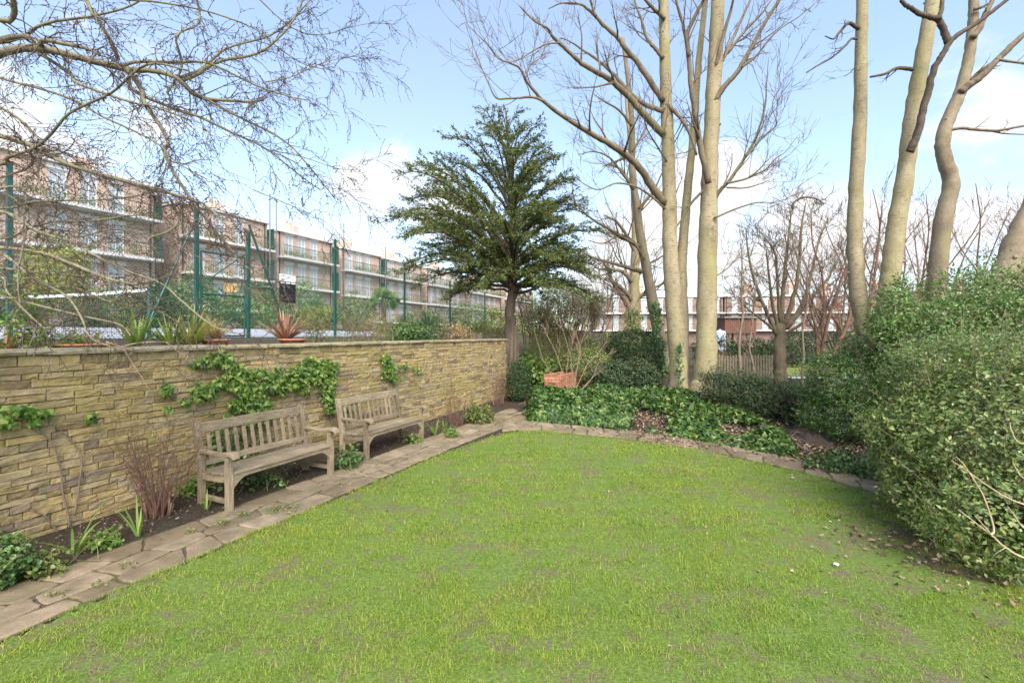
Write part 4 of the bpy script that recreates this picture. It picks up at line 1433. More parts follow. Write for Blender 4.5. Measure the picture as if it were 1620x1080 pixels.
def shrub(name, label, blobs, n, size, mat, base=None, tmpl=T_OVAL, stems=10, stem_mat=None, shell=.3, bump=.16, freq=3.2, seed=0, group=None, cat='shrub', up=.35, rough=.6, whisk=0, zmin=None, srad=.012, clump=6):
    R.seed(seed + 500)
    B = np.array(blobs, float)
    if base is None:
        base = (B[0, 0], B[0, 1], ground_z(B[0, 0], B[0, 1]))
    base = Vector(base)
    t = thing(name, label, cat, base, 0, group)
    m = MB()
    P, N = blob_points(blobs, max(1, n // clump), shell, bump, freq, seed, zmin)
    P, N = np.repeat(P, clump, 0), np.repeat(N, clump, 0)
    P = P + rng.normal(size=P.shape) * size * .62 + N * np.abs(rng.normal(size=(len(P), 1))) * size * .5
    if zmin is not None: P[:, 2] = np.maximum(P[:, 2], zmin)
    N2 = N + rng.normal(size=N.shape) * rough + np.array([0, 0, up])
    leaves(m, P, N2, rng.uniform(size * .6, size * 1.3, len(P)), tmpl, N * .6 + np.array([0, 0, .25]), .8)
    ms_ = MB()
    for i in range(stems):
        b = B[R.randrange(len(B))]
        d = rvec(); d.z = abs(d.z) * .8 + .1
        e = Vector((b[0] + d.x * b[3] * .8, b[1] + d.y * b[4] * .8, b[2] + d.z * b[5] * .7))
        s = base + Vector((R.gauss(0, .12), R.gauss(0, .12), -.03))
        md = s.lerp(e, .5) + Vector((R.gauss(0, .08), R.gauss(0, .08), .12))
        ch = limb(ms_, [s, md, e], srad, srad * .3, 5, 4, .1)
        sprout(ms_, ch, 4, (e - s).length * .35, 1, .5, srad * .3, .1, .35)
    # young shoots poking out of the outline, with their own leaves
    if whisk:
        Q, QN = blob_points(blobs, whisk, .05, bump, freq, seed, zmin)
        lp, ln_ = [], []
        for p, q in zip(Q, QN):
            d = Vector(q) + rvec() * .5 + Vector((0, 0, .6))
            L = R.uniform(1.5, 5) * size
            p = Vector(p)
            e = p + d.normalized() * L
            ms_.tube([p - d.normalized() * L, p, e], [.003 + size * .03, .002 + size * .02, .001], 3)
            for k in range(7):
                lp.append(p.lerp(e, k / 6) + rvec() * size * .2); ln_.append(rvec() + Vector((0, 0, .5)))
        leaves(m, lp, ln_, rng.uniform(size * .5, size, len(lp)), tmpl)
    if stems or whisk:
        wb(ms_, 'stems', stem_mat or M['twig_brown'], t, True)
    wb(m, 'foliage', mat, t)
    return t


def pxblob(px0, px1, py0, py1, Y, ry=None):
    a, b = at(px0, py0, Y), at(px1, py1, Y)
    rx, rz = (b.x - a.x) / 2, (a.z - b.z) / 2
    return ((a.x + b.x) / 2, Y, (a.z + b.z) / 2, rx, ry or rx, rz)


# big hedge bush at the right
shrub('hedge_bush', 'big dense small leaved evergreen bush bulging over the lawn at the right edge', [(5.08, 4.5, .88, 1.32, 1.0, .90), (5.6, 5.2, .9, 1.05, .95, .85), (5.75, 4.3, 1.05, 1.5, 1.15, .85), (4.7, 4.15, .68, .85, .75, .68), (4.95, 4.9, .85, .72, .75, .68), (6.6, 5.2, 1.05, 1.3, 1.3, .9), (4.85, 3.75, .55, .9, .5, .6), (4.2, 3.76, .44, .72, .45, .48), (4.32, 4.4, .40, .62, .6, .44), (4.65, 5.0, .55, .6, .6, .55)],
      74000, .045, M['leaf_hedge'], (5.0, 4.5, 0), T_OVAL, 34, M['twig_brown'], .3, .13, 4.5, 3, None, 'bush', .3, .55, 420, .02, .012)
# paler tips growing over its top
shrub('pale_shrub', 'pale grey green fine leaved shrub spilling over the top of the big hedge bush', [(5.55, 5.6, 1.58, .7, .5, .36), (6.3, 5.5, 1.68, .9, .6, .36), (5.35, 5.8, 1.42, .4, .4, .34)],
      24000, .034, M['leaf_grey'], (5.9, 6.0, 0), T_OVAL, 14, M['stem_green'], .45, .3, 4.5, 4, None, 'shrub', .4, .8, 130)
# tall mid-green shrub behind
shrub('tall_shrub', 'tall bright mid green leafy shrub rising behind the hedge bush in front of the trunks', [(7.0, 7.9, 1.9, .9, .7, .75), (7.8, 8.0, 2.2, 1.1, .8, .75), (8.9, 8.1, 2.35, 1.2, .9, .85), (6.55, 7.8, 2.3, .38, .4, .5), (7.2, 7.9, 1.2, 1.0, .7, .9), (9.9, 8.0, 2.2, 1.2, 1, 1), (6.8, 8.0, 2.75, .22, .25, .32)],
      36000, .062, M['leaf_priv'], (7.6, 8.0, 0), T_OVAL, 30, M['twig_brown'], .5, .3, 3.0, 5, None, 'shrub', .35, .8, 240)
shrub('bay_shrub', 'rounded glossy deep green shrub between the bare soil mound and the tall shrub', [(6.35, 8.5, .95, .78, .7, .85), (6.1, 8.3, .55, .62, .6, .55), (6.75, 8.5, 1.15, .5, .5, .68), (5.95, 8.4, 1.2, .35, .4, .4)],
      19000, .07, M['leaf_laurel'], None, T_LONG, 18, M['twig_brown'], .35, .22, 3.6, 6, None, 'shrub', .35, .8, 120)
shrub('low_plant', 'low grey green creeping plant at the path edge below the bay shrub', [(4.75, 6.65, .10, .5, .28, .16), (5.1, 6.3, .10, .35, .25, .14)], 1800, .045, M['leaf_laurel'], None, T_ROUND, 0, None, .6, .3, 6, 7, None, 'plant')
# dark spurge bushes along the back of the ivy
for i, (px0, px1, y0, y1, Y, lb) in enumerate([(1120, 1180, 582, 664, 10.7, 'dark bushy evergreen right beside the smooth pale trunk'), (1168, 1236, 592, 668, 10.2, 'dark bushy evergreen in the middle of the row below the picket fence'), (1222, 1294, 606, 676, 9.9, 'dark bushy evergreen beside the bare soil mound, end of the row')]):
    b = pxblob(px0, px1, y0, y1, Y)
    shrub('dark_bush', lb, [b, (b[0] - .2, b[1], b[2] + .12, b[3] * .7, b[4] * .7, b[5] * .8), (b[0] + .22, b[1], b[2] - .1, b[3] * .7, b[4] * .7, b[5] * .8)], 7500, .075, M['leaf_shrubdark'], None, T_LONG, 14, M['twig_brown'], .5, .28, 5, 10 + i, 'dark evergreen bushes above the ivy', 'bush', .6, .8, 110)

# the middle group between wall and trees
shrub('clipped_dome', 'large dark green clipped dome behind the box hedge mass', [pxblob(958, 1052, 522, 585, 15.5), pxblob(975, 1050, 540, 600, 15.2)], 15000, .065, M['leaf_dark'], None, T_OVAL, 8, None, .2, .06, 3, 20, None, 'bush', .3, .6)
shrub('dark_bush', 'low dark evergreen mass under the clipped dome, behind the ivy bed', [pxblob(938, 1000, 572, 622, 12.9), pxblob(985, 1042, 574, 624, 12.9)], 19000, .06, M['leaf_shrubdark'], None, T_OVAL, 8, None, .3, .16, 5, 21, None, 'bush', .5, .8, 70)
shrub('clipped_dome', 'small olive green clipped dome behind the orange brick planter', [pxblob(884, 970, 550, 606, 14.6)], 12000, .055, M['leaf_olive'], None, T_OVAL, 8, None, .2, .05, 3, 22, None, 'bush', .3, .5)
shrub('loose_shrub', 'loose light olive shrub beside the tall reddish stemmed thicket', [pxblob(832, 902, 528, 596, 17, 1), pxblob(820, 870, 540, 590, 16.5, 1)], 9000, .07, M['leaf_olive'], None, T_LONG, 30, M['stem_green'], .6, .3, 3, 23, None, 'shrub', .4, 1.0, 80)
shrub('box_bush', 'small dark upright bush standing at the very end of the stone wall', [pxblob(802, 838, 572, 622, 13.3, .36), pxblob(803, 836, 590, 634, 13.2, .34)], 7000, .05, M['leaf_dark'], None, T_OVAL, 8, None, .25, .1, 5, 24, None, 'bush', .3, .6)
shrub('laurel_shrub', 'bright glossy leaved low shrub behind the small dark upright bush', [pxblob(812, 850, 566, 605, 16, .6), pxblob(840, 884, 572, 606, 16, .6)], 4200, .12, M['leaf_bright'], None, T_ROUND, 10, None, .4, .25, 4, 25, None, 'shrub', .5, .8)
shrub('thicket', 'large twiggy dark thicket with reddish bare stems in the centre behind the planter', [pxblob(850, 930, 440, 530, 21, 1.2), pxblob(905, 965, 455, 520, 21, 1), pxblob(830, 880, 470, 530, 20.5, 1)], 24000, .085, M['leaf_con'], None, T_LONG, 60, M['twig_rust'], .9, .35, 2, 26, None, 'shrub', .3, 1.0, 160, None, .025)
R.seed(300)
t = thing('bare_shrub', 'fine brown leafless shrub in front of the far pale tree, right of the thicket', 'shrub', at(945, 560, 19.5))
m = MB()
for j in range(8):
    grow(m, at(945 + R.uniform(-22, 22), 562, 19.5), Vector((R.gauss(0, .3), R.gauss(0, .3), 1)), R.uniform(1.8, 3.6), .03, 2, .22, .06, (4, 6), (.3, .8), .5, .011)
wb(m, 'stems', M['twig_brown'], t, True)
t = thing('bare_shrub', 'rust brown leafless thicket of upright shoots left of the big twiggy thicket', 'shrub', at(850, 540, 19))
m = MB()
for j in range(9):
    grow(m, at(850 + R.uniform(-26, 40), 545, 19 + R.uniform(-.5, .5)), Vector((R.gauss(0, .25), R.gauss(0, .3), 1)), R.uniform(1.2, 2.8), .022, 1, .15, .06, (3, 5), (.25, .6), .5, .011)
wb(m, 'stems', M['twig_rust'], t, True)
R.seed(301)
t = thing('bare_shrub', 'pale orange leafless shrub growing out of the ivy in front of the brick planter', 'shrub', at(905, 628, 11.6))
m = MB()
for pts in [[(900, 630), (893, 600), (880, 560), (868, 535), (858, 515)], [(905, 630), (910, 590), (918, 560), (912, 530), (905, 515)], [(905, 628), (918, 600), (930, 575), (945, 560), (960, 540)], [(908, 630), (925, 610), (945, 590), (952, 585)], [(898, 630), (896, 590), (900, 560), (893, 530), (885, 505)], [(906, 628), (915, 570), (920, 540), (935, 510)], [(902, 628), (880, 600), (862, 575), (850, 540), (845, 520)], [(904, 628), (905, 590), (903, 555), (915, 515)], [(908, 628), (935, 600), (950, 570), (975, 555)]]:
    ch = limb(m, px_limb(pts, 11.6, 11.6 + R.uniform(-.4, .4)), .012, .005, 5, 4, .15)
    sprout(m, ch, 3, .4, 1, .5, .005, .15, .3, (.3, .8))
wb(m, 'stems', M['twig_tan'], t, True)

# hedges far back, closing the view
def hedge_row(name, label, x0, x1, Y, z0, z1, n, mat, size, seed, cat='hedge', dep=.7, group=None):
    k = max(2, int((x1 - x0) / 1.6))
    r = np.random.default_rng(seed)
    B = [(x0 + (x1 - x0) * (i + .5) / k, Y + r.normal() * .2, (z0 + z1) / 2 + r.normal() * .06, (x1 - x0) / k * .75, dep, (z1 - z0) / 2 * r.uniform(.9, 1.1)) for i in range(k)]
    return shrub(name, label, B, n, size, mat, (B[0][0], Y, z0), T_OVAL, 6, None, .35, .15, 1.6, seed, group, cat, .3, .8, 40)


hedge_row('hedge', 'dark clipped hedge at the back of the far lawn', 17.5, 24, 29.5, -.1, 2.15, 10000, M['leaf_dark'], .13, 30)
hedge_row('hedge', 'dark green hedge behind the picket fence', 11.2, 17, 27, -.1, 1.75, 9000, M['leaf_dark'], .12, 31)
hedge_row('hedge', 'mid green hedge below the distant brick houses, left of the twin stemmed tree', 3.5, 10.5, 30, -.1, 2.1, 9000, M['leaf_olive'], .14, 32)
hedge_row('hedge', 'long dark hedge far behind the right hand trunks', 24.2, 44, 33, -.1, 2.3, 14000, M['leaf_dark'], .16, 33)
hedge_row('hedge', 'olive green bushes behind the thicket at the end of the tennis court', -2.5, 3.6, 31, .4, 3.0, 9000, M['leaf_olive'], .14, 34)

# ------------------------------------------------------------------ ivy bed below the trees
def ivy_bed():
    poly = np.array([tuple(gp(*p)[:2]) for p in [(836, 668), (900, 673), (1000, 684), (1100, 698.5), (1200, 716), (1262, 726)]] + [(5.3, 8.7), (5.4, 10.3), (4.2, 12.0), (2.6, 12.6), (1.7, 12.4), (.9, 12.6), (.35, 12.2)])
    x0, y0 = poly.min(0); x1, y1 = poly.max(0)

    def hgt(P):
        ed = edge_dist(P, poly)
        left = 1 - np.clip((P[:, 0] - 2.2) / 1.0, 0, 1)
        H = .19 + .28 * left
        h = H * (1 - (1 - np.clip(ed / .32, 0, 1)) ** 2.2)
        h *= 1 + .22 * wob(np.c_[P, P[:, :1] * 0], 2.3, 40) + .1 * wob(np.c_[P, P[:, :1] * 0], 6, 41)
        return h
    n = 60000
    P = np.c_[rng.uniform(x0, x1, n), rng.uniform(y0, y1, n)]
    P = P[inside(P, poly)]
    ed = edge_dist(P, poly)
    # gaps where the leaf litter shows
    gap = np.exp(-(((P[:, 0] - 2.95) / .38) ** 2 + ((P[:, 1] - 9.7) / 1.5) ** 2)) * 1.3 + np.exp(-(((P[:, 0] - 4.4) / .35) ** 2 + ((P[:, 1] - 9.2) / .45) ** 2)) * .9 + np.clip(wob(np.c_[P, P[:, :1] * 0], 2.1, 42) - .2, 0, 1) * 1.6 * (P[:, 0] > 2.4)
    keep = (rng.random(len(P)) < np.clip(np.where(ed < .35, 1.0, .42), 0, 1)) & (rng.random(len(P)) > gap)
    P = P[keep]
    h = hgt(P)
    e = .03
    gx = (hgt(P + [e, 0]) - hgt(P - [e, 0])) / (2 * e); gy = (hgt(P + [0, e]) - hgt(P - [0, e])) / (2 * e)
    N = np.c_[-gx, -gy, np.full(len(P), .8)]
    g0 = np.array([ground_z(x, y) for x, y in P])
    z = g0 + h * (1 - .55 * np.abs(rng.normal(size=len(P))) * .6) + .02
    m = MB()
    leaves(m, np.c_[P, np.maximum(z, g0 + .02)], N + rng.normal(size=N.shape) * .8, rng.uniform(.05, .12, len(P)), T_IVY, np.array([0, -.5, -.9]), .8)
    ms_ = MB()
    for _ in range(160):
        p = P[rng.integers(len(P))]
        z_ = ground_z(*p)
        a = R.uniform(0, 6.28)
        q = p + np.array([cos(a), sin(a)]) * .4
        ms_.tube([(p[0], p[1], z_ + .02), ((p + q)[0] / 2, (p + q)[1] / 2, z_ + .16), (q[0], q[1], z_ + .1)], [.006, .005, .004], 4)
    o = m.build('ivy_bed', M['leaf_ivy'])
    tag(o, 'dark green ivy spreading as ground cover below the bare trees', None, None, 'stuff')
    s = ms_.build('stems', M['twig_brown'], o)


ivy_bed()

# fallen leaves: drifts under the trees and by the hedge
def litter(name, label, areas, seed, size=(.03, .075), z=.02):
    r = np.random.default_rng(seed)
    P = np.concatenate([np.c_[r.normal(cx, sx, n), r.normal(cy, sy, n)] for cx, cy, sx, sy, n in areas])
    u = P @ np.array([DX, DY]); nn = P @ np.array([DY, -DX])
    z_ = np.array([ground_z(x, y) for x, y in P]) + z + np.abs(r.normal(size=len(P))) * .012
    m = MB()
    leaves(m, np.c_[P, z_], np.c_[r.normal(size=(len(P), 2)) * .45, np.ones(len(P))], r.uniform(*size, len(P)) * (1.15 if len(P) < 200 else 1), T_DEAD)
    tag(m.build(name, M['leaf_dead']), label, None, None, 'stuff')


litter('leaf_litter', 'brown dead leaves drifted under the ivy, trees and shrubs', [(3.0, 9.6, .4, .9, 900), (4.3, 9.0, .8, .6, 900), (5.4, 7.9, .6, .6, 700), (5.0, 7.0, .45, .35, 350), (3.8, 11, 1.4, .9, 1600), (6.5, 10.5, 2, 1.2, 1200), (4.4, 5.2, .2, .3, 60), (gp(1272, 700).x, gp(1272, 700).y, .45, .7, 500)], 1)
litter('leaf_litter', 'dead leaves gathered on bare soil at the foot of the big hedge bush', [(3.75, 4.15, .2, .28, 75), (3.7, 3.6, .25, .2, 60), (3.4, 4.45, .2, .3, 60), (3.25, 3.9, .25, .25, 30)], 2, (.025, .06), .035)
litter('fallen_leaves', 'few scattered dead leaves lying on the lawn', [(1.6, 4.2, 1.6, 1.3, 60), (.5, 5.5, 1.6, 1.6, 30), (2.6, 3.2, .7, .5, 26)], 3, (.016, .038), .03)
litter('leaf_litter', 'bits of bark and dead leaf on the soil of the wall border', [tuple([*W(u, -5.55)[:2], .25, .3, 120]) for u in (2.2, 3, 3.8, 4.6, 5.4, 6.2, 7, 8, 9)], 4, (.012, .034), .02)

# bare trodden soil mound between ivy and bay shrub
m = MB()
c = gp(1276, 696)
k_ = 40
vs = [(c.x, c.y, .2 + ground_z(c.x, c.y))]
for j in range(1, 6):
    for i in range(k_):
        a = 2 * pi * i / k_
        r_ = j / 5 * (1 + .12 * sin(3 * a + 1) + .08 * sin(7 * a))
        vs.append((c.x + cos(a) * r_ * .45, c.y + sin(a) * r_ * .75, .2 * (1 - (j / 5) ** 1.3) + R.gauss(0, .02) * (j < 5) - .04 * (j == 5) + ground_z(c.x + cos(a) * r_ * .45, c.y + sin(a) * r_ * .75)))
fs = [(0, 1 + i, 1 + (i + 1) % k_) for i in range(k_)] + [(1 + (j - 1) * k_ + i, 1 + j * k_ + i, 1 + j * k_ + (i + 1) % k_, 1 + (j - 1) * k_ + (i + 1) % k_) for j in range(1, 5) for i in range(k_)]
m.add(vs, fs)
k = NT('mound_soil')
k.col(k.ramp(k.noise(22, 6, .7), [(.3, (.035, .024, .018)), (.7, (.085, .058, .044))]))
k.bump(k.noise(26, 6, .7), .9, .03)
tag(m.build('soil_mound', k.m, smooth=True), kind='structure')

# white scrap on the lawn
m = MB()
g_ = gp(1322, 891, .05)
V = []
for j in range(4):
    for i in range(5):
        V.append((g_.x - .025 + i * .012 + R.gauss(0, .002), g_.y - .015 + j * .011, .045 + .012 * sin(i * 1.7 + j) + R.gauss(0, .002)))
m.add(V, [(j * 5 + i, j * 5 + i + 1, (j + 1) * 5 + i + 1, (j + 1) * 5 + i) for j in range(3) for i in range(4)])
tag(m.build('paper_scrap', plain('white_paper', (.75, .74, .7), .7)), 'small crumpled white scrap of paper lying on the lawn near the hedge', 'litter')

# ------------------------------------------------------------------ ivy and climbers on the wall
def wall_pt(px, py, off=.05):
    n = WN + off
    u = u_at(px, n)
    p = W(u, n)
    return Vector((p.x, p.y, EYE - (py - HY) / F * p.y))


def wall_ivy(name, label, patches, dens, size, seed, mat, vines=()):
    r = np.random.default_rng(seed)
    P, N = [], []
    for (px, py, sx, sy, ang) in patches:
        k = int(dens * sx * sy)
        a = r.uniform(0, 2 * pi, k); rr = np.sqrt(r.random(k)) * (1 + .25 * np.sin(3 * a + px) + .15 * np.sin(5 * a + py))
        dx, dy = np.cos(a) * rr * sx, np.sin(a) * rr * sy
        ca, sa = cos(radians(ang)), sin(radians(ang))
        for x, y in zip(px + dx * ca - dy * sa, py + dx * sa + dy * ca):
            P.append(wall_pt(x, y, .05 + abs(r.normal()) * .045))
            N.append((DY, -DX, .35))
    t = thing(name, label, 'climber', wall_pt(patches[0][0], patches[0][1]))
    m = MB()
    leaves(m, P, np.array(N) + r.normal(size=(len(P), 3)) * .45, r.uniform(size * .6, size * 1.25, len(P)), T_IVY, np.array([0, 0, -1.3]), .6)
    ms_ = MB()
    for v in vines:
        limb(ms_, [wall_pt(x, y, .04) for x, y in v], .009, .004, 5, 5, .2)
    wb(ms_, 'stems', M['twig_brown'], t, True)
    wb(m, 'foliage', mat, t)


wall_ivy('wall_ivy', 'big patch of yellow green ivy hanging on the stone wall above the nearer bench', [(352, 570, 26, 13, 20), (320, 573, 14, 8, 0), (372, 600, 26, 22, 40), (405, 605, 28, 26, 0), (400, 635, 26, 20, -10), (420, 648, 14, 16, 0), (330, 615, 22, 11, -20), (312, 618, 10, 12, 0), (375, 640, 12, 10, 0), (363, 660, 10, 8, 0), (440, 605, 18, 22, 0), (470, 600, 24, 20, 0), (490, 588, 30, 18, 10), (515, 590, 16, 20, 0), (520, 618, 12, 24, 0), (522, 640, 9, 14, 0), (530, 580, 10, 8, 0), (398, 665, 22, 6, 0), (262, 616, 6, 7, 0)],
         .85, .058, 50, M['leaf_wallivy'], [[(400, 700), (405, 660), (398, 620), (375, 585), (340, 565)], [(405, 660), (440, 620), (480, 600), (520, 585)], [(525, 690), (522, 640), (515, 600)]])
wall_ivy('wall_ivy', 'small ivy clump climbing the wall above the farther bench', [(616, 580, 12, 12, 0), (618, 595, 16, 10, 30), (640, 580, 8, 7, 0), (661, 585, 7, 6, 0), (610, 565, 9, 9, 0)], .75, .058, 51, M['leaf_wallivy'], [[(628, 625), (622, 605), (618, 590), (610, 565)], [(618, 598), (640, 584), (660, 584)]])
wall_ivy('wall_ivy', 'little tuft of ivy low on the wall between the two benches', [(560, 632, 7, 5, 0), (549, 650, 6, 10, 0), (360, 662, 7, 5, 0)], .5, .06, 52, M['leaf_wallivy'])
wall_ivy('wall_ivy', 'two small ivy tufts left of the big ivy patch, above the reddish shrub', [(265, 615, 7, 8, 0), (293, 636, 8, 7, 0), (264, 644, 6, 6, 0), (144, 660, 7, 6, 0)], .5, .065, 53, M['leaf_wallivy'])
wall_ivy('rose_climber', 'leggy climbing rose with a few bright leaves at the left end of the wall', [(30, 648, 32, 7, 5), (8, 665, 12, 10, 0), (62, 654, 22, 5, 5), (55, 668, 8, 5, 0)], .34, .06, 54, M['leaf_bright'],
         [[(112, 835), (100, 780), (95, 740), (82, 700), (55, 680), (10, 665), (-20, 660)], [(118, 815), (125, 770), (128, 720), (105, 690), (85, 670)], [(95, 845), (70, 815), (52, 805), (55, 785)], [(70, 815), (85, 800)]])
t = thing('bare_climber', 'pale bare climber stem hanging down the wall from the coping above the reddish shrub', 'climber', wall_pt(235, 590))
m = MB()
limb(m, [wall_pt(x, y, o) for x, y, o in [(168, 541, .1), (190, 549, .1), (200, 560, .06), (220, 590, .05), (233, 612, .05), (240, 620, .05)]], .010, .004, 6, 5, .2)
limb(m, [wall_pt(x, y, o) for x, y, o in [(262, 541, .1), (280, 555, .06), (300, 572, .05), (315, 585, .05)]], .009, .004, 6, 5, .2)
limb(m, [wall_pt(x, y, o) for x, y, o in [(190, 549, .1), (215, 543, .1), (240, 541, .1), (262, 541, .1)]], .008, .006, 5, 5, .1)
limb(m, [wall_pt(x, y, .05) for x, y in [(196, 552), (205, 553), (208, 558), (200, 563)]], .006, .003, 5, 5, .2)
wb(m, 'stems', M['twig_pale'], t, True)
t = thing('bare_climber', 'thin dark climber stems on the wall right of the farther bench', 'climber', wall_pt(700, 600))
m = MB()
for pts in [[(665, 645), (668, 615), (680, 595), (700, 575), (705, 545)], [(668, 615), (650, 600)], [(700, 585), (685, 580), (690, 565)], [(575, 600), (590, 585), (585, 565), (605, 550), (600, 537)], [(655, 560), (648, 545), (672, 540)], [(585, 565), (610, 575), (650, 600)], [(605, 550), (630, 556), (655, 560)]]:
    limb(m, [wall_pt(x, y, .045) for x, y in pts], .007, .004, 5, 5, .3)
wb(m, 'stems', M['twig_brown'], t, True)

# ------------------------------------------------------------------ border planting in front of the wall
def cane_shrub(name, label, px, py, n, h, spread, mat, seed, r=.008, group=None):
    R.seed(seed)
    b = gp(px, py, .03)
    t = thing(name, label, 'shrub', b, 0, group)
    m = MB()
    for i in range(n):
        a = R.uniform(0, 6.28)
        s = b + Vector((cos(a) * R.uniform(0, .13), sin(a) * R.uniform(0, .10), -.03))
        d = Vector((cos(a) * spread * R.uniform(.2, 1), sin(a) * spread * .7 * R.uniform(.2, 1), 1))
        if d.x * DY - d.y * DX < -.25: d -= Vector((DY, -DX, 0)) * .15 * -1
        grow(m, s, d, h * R.uniform(.55, 1.05), r * R.uniform(.7, 1.3), 2, .13, .02, (2, 4), (.25, .7), .45, .0022, None, None, 6)
    # cut stubs at the foot
    for i in range(n // 2):
        a = R.uniform(0, 6.28)
        s = b + Vector((cos(a) * .12, sin(a) * .09, -.03))
        m.tube([s, s + Vector((cos(a) * .03, sin(a) * .03, R.uniform(.12, .35)))], [r * 1.3, r * 1.1], 6)
    wb(m, 'stems', mat, t, True)


cane_shrub('cane_shrub', 'reddish bare shrub of many thin canes left of the nearer bench', 252, 815, 34, .95, .55, M['twig_red'], 70, .008, 'reddish bare cane shrubs along the wall')
cane_shrub('cane_shrub', 'reddish bare cane shrub just past the farther bench', 722, 672, 18, .8, .35, M['twig_red'], 71, .006, 'reddish bare cane shrubs along the wall')
cane_shrub('cane_shrub', 'small reddish bare cane shrub near the far end of the wall', 788, 643, 18, .9, .4, M['twig_red'], 72, .006, 'reddish bare cane shrubs along the wall')


def strap_plant(name, label, b, n, h, w, mat, seed, spread=.8, droop=.7, cat='plant', group=None, arch=None):
    """strap-leaved clump: arching blades folded along the middle"""
    R.seed(seed)
    b = Vector(b)
    t = thing(name, label, cat, b, 0, group)
    m = MB()
    for i in range(n):
        a = R.uniform(0, 2 * pi)
        d = Vector((cos(a), sin(a), 0))
        L = h * R.uniform(.6, 1.1)
        lean = R.uniform(.1, 1) * spread
        s = Vector((-sin(a), cos(a), 0))
        k = 6
        pts = []
        p = b + d * .02
        dr = (d * lean + Vector((0, 0, 1))).normalized()
        for q in range(k + 1):
            pts.append(p)
            p = p + dr * L / k
            dr = (dr + d * .10 * droop * lean + Vector((0, 0, -.22 * droop * lean * (q / k + .3)))).normalized()
        V, Fc = [], []
        for q, p in enumerate(pts):
            ww = w * (1 - (q / k) ** 2.2) * (.7 + .5 * min(1, q / 2)) + .0008
            V += [p - s * ww, p + Vector((0, 0, -ww * .35)), p + s * ww]
        for q in range(k):
            Fc += [(3 * q, 3 * q + 1, 3 * q + 4, 3 * q + 3), (3 * q + 1, 3 * q + 2, 3 * q + 5, 3 * q + 4)]
        m.add([tuple(v) for v in V], Fc)
    wb(m, 'leaf_clump', mat, t, True)
    return t


strap_plant('strap_plant', 'bright green strap leaved plant in the left corner of the wall border', gp(115, 876, .03), 8, .50, .010, M['leaf_blade'], 80, 1.3, 1.25, 'plant', 'strap leaved bulbs in the border')
strap_plant('strap_plant', 'bright green strap leaved plant at the foot of the reddish shrub left of the bench', gp(219, 848, .03), 6, .40, .009, M['leaf_blade'], 81, .8, 1.1, 'plant', 'strap leaved bulbs in the border')
strap_plant('strap_plant', 'short strap leaved plant beside the nearer bench leg', gp(326, 806, .03), 6, .22, .009, M['leaf_blade'], 82, .5, .5, 'plant', 'strap leaved bulbs in the border')
strap_plant('strap_plant', 'strap leaved clump right behind the end leg of the farther bench', gp(688, 688, .03), 12, .32, .014, M['leaf_blade'], 83, .8, .8, 'plant', 'strap leaved bulbs in the border')
strap_plant('strap_plant', 'pale strap leaved clump between the farther bench and the cane shrub', gp(702, 683, .03), 9, .28, .014, M['leaf_blade'], 84, .9, .9, 'plant', 'strap leaved bulbs in the border')
strap_plant('strap_plant', 'small strap leaved tuft beside the green border bush near the far wall end', gp(773, 654, .03), 9, .25, .015, M['leaf_blade'], 85, .9, .9, 'plant', 'strap leaved bulbs in the border')


def herb(name, label, b, r, h, n, size, mat, seed, tm=T_ROUND):
    return shrub(name, label, [(b.x, b.y, b.z + h * .5, r, r * .8, h * .55)], n, size, mat, b, tm, 5, M['stem_green'], .7, .25, 8, seed, 'small leafy border plants', 'plant', .6, .8, 0, None, .004)


herb('leafy_plant', 'bushy small leaved green plant at the bottom left corner of the border', gp(2, 925, .03), .22, .40, 1500, .034, M['leaf_laurel'], 90)
herb('leafy_plant', 'bright green low herb between the two strap leaved plants', gp(162, 862, .03), .12, .10, 260, .035, M['leaf_bright'], 91)
herb('leafy_plant', 'low dark creeping plant at the path edge in the left corner', gp(75, 905, .03), .22, .12, 420, .035, M['leaf_olive'], 92)
herb('leafy_plant', 'dark leafy plant between the two benches', gp(552, 738, .03), .2, .26, 360, .045, M['leaf_laurel'], 93)
herb('leafy_plant', 'leafy green plant under the middle of the nearer bench', gp(420, 772, .03), .34, .16, 200, .04, M['leaf_laurel'], 94)
herb('leafy_plant', 'sparse green plant under the farther bench', gp(655, 700, .03), .2, .12, 150, .04, M['leaf_bright'], 95)
herb('leafy_plant', 'rounded grey green bush beside the path near the far wall end', gp(757, 668, .03), .34, .36, 1500, .045, M['leaf_olive'], 96)
herb('leafy_plant', 'low leafy plant behind the strap leaves past the farther bench', gp(715, 690, .03), .18, .16, 260, .04, M['leaf_bright'], 97)
herb('leafy_plant', 'bright leafy plant behind the front leg of the nearer bench', gp(303, 782, .03), .14, .14, 160, .05, M['leaf_bright'], 98)
herb('leafy_plant', 'green plant against the wall behind the nearer bench seat', W(3.9, -5.85, .03), .35, .75, 900, .05, M['leaf_laurel'], 99)

# weeds growing between the paving stones
m = MB()
wp = []
for (px, py, s, k_) in [(450, 808, .10, 120), (430, 815, .06, 40), (387, 818, .05, 40), (352, 832, .05, 40), (300, 845, .04, 25), (540, 770, .05, 25), (610, 735, .05, 25), (200, 900, .05, 25), (160, 930, .05, 30), (90, 945, .04, 25)]:
    g_ = gp(px, py)
    for _ in range(k_):
        wp.append((g_.x + R.gauss(0, s), g_.y + R.gauss(0, s * .6), .03 + R.random() * .02))
leaves(m, wp, np.array([(0, 0, 1)] * len(wp)) + rng.normal(size=(len(wp), 3)) * .5, rng.uniform(.012, .03, len(wp)), T_ROUND)
tag(m.build('path_weeds', M['leaf_olive']), 'small green weeds growing in the joints of the stone path', None, None, 'stuff')

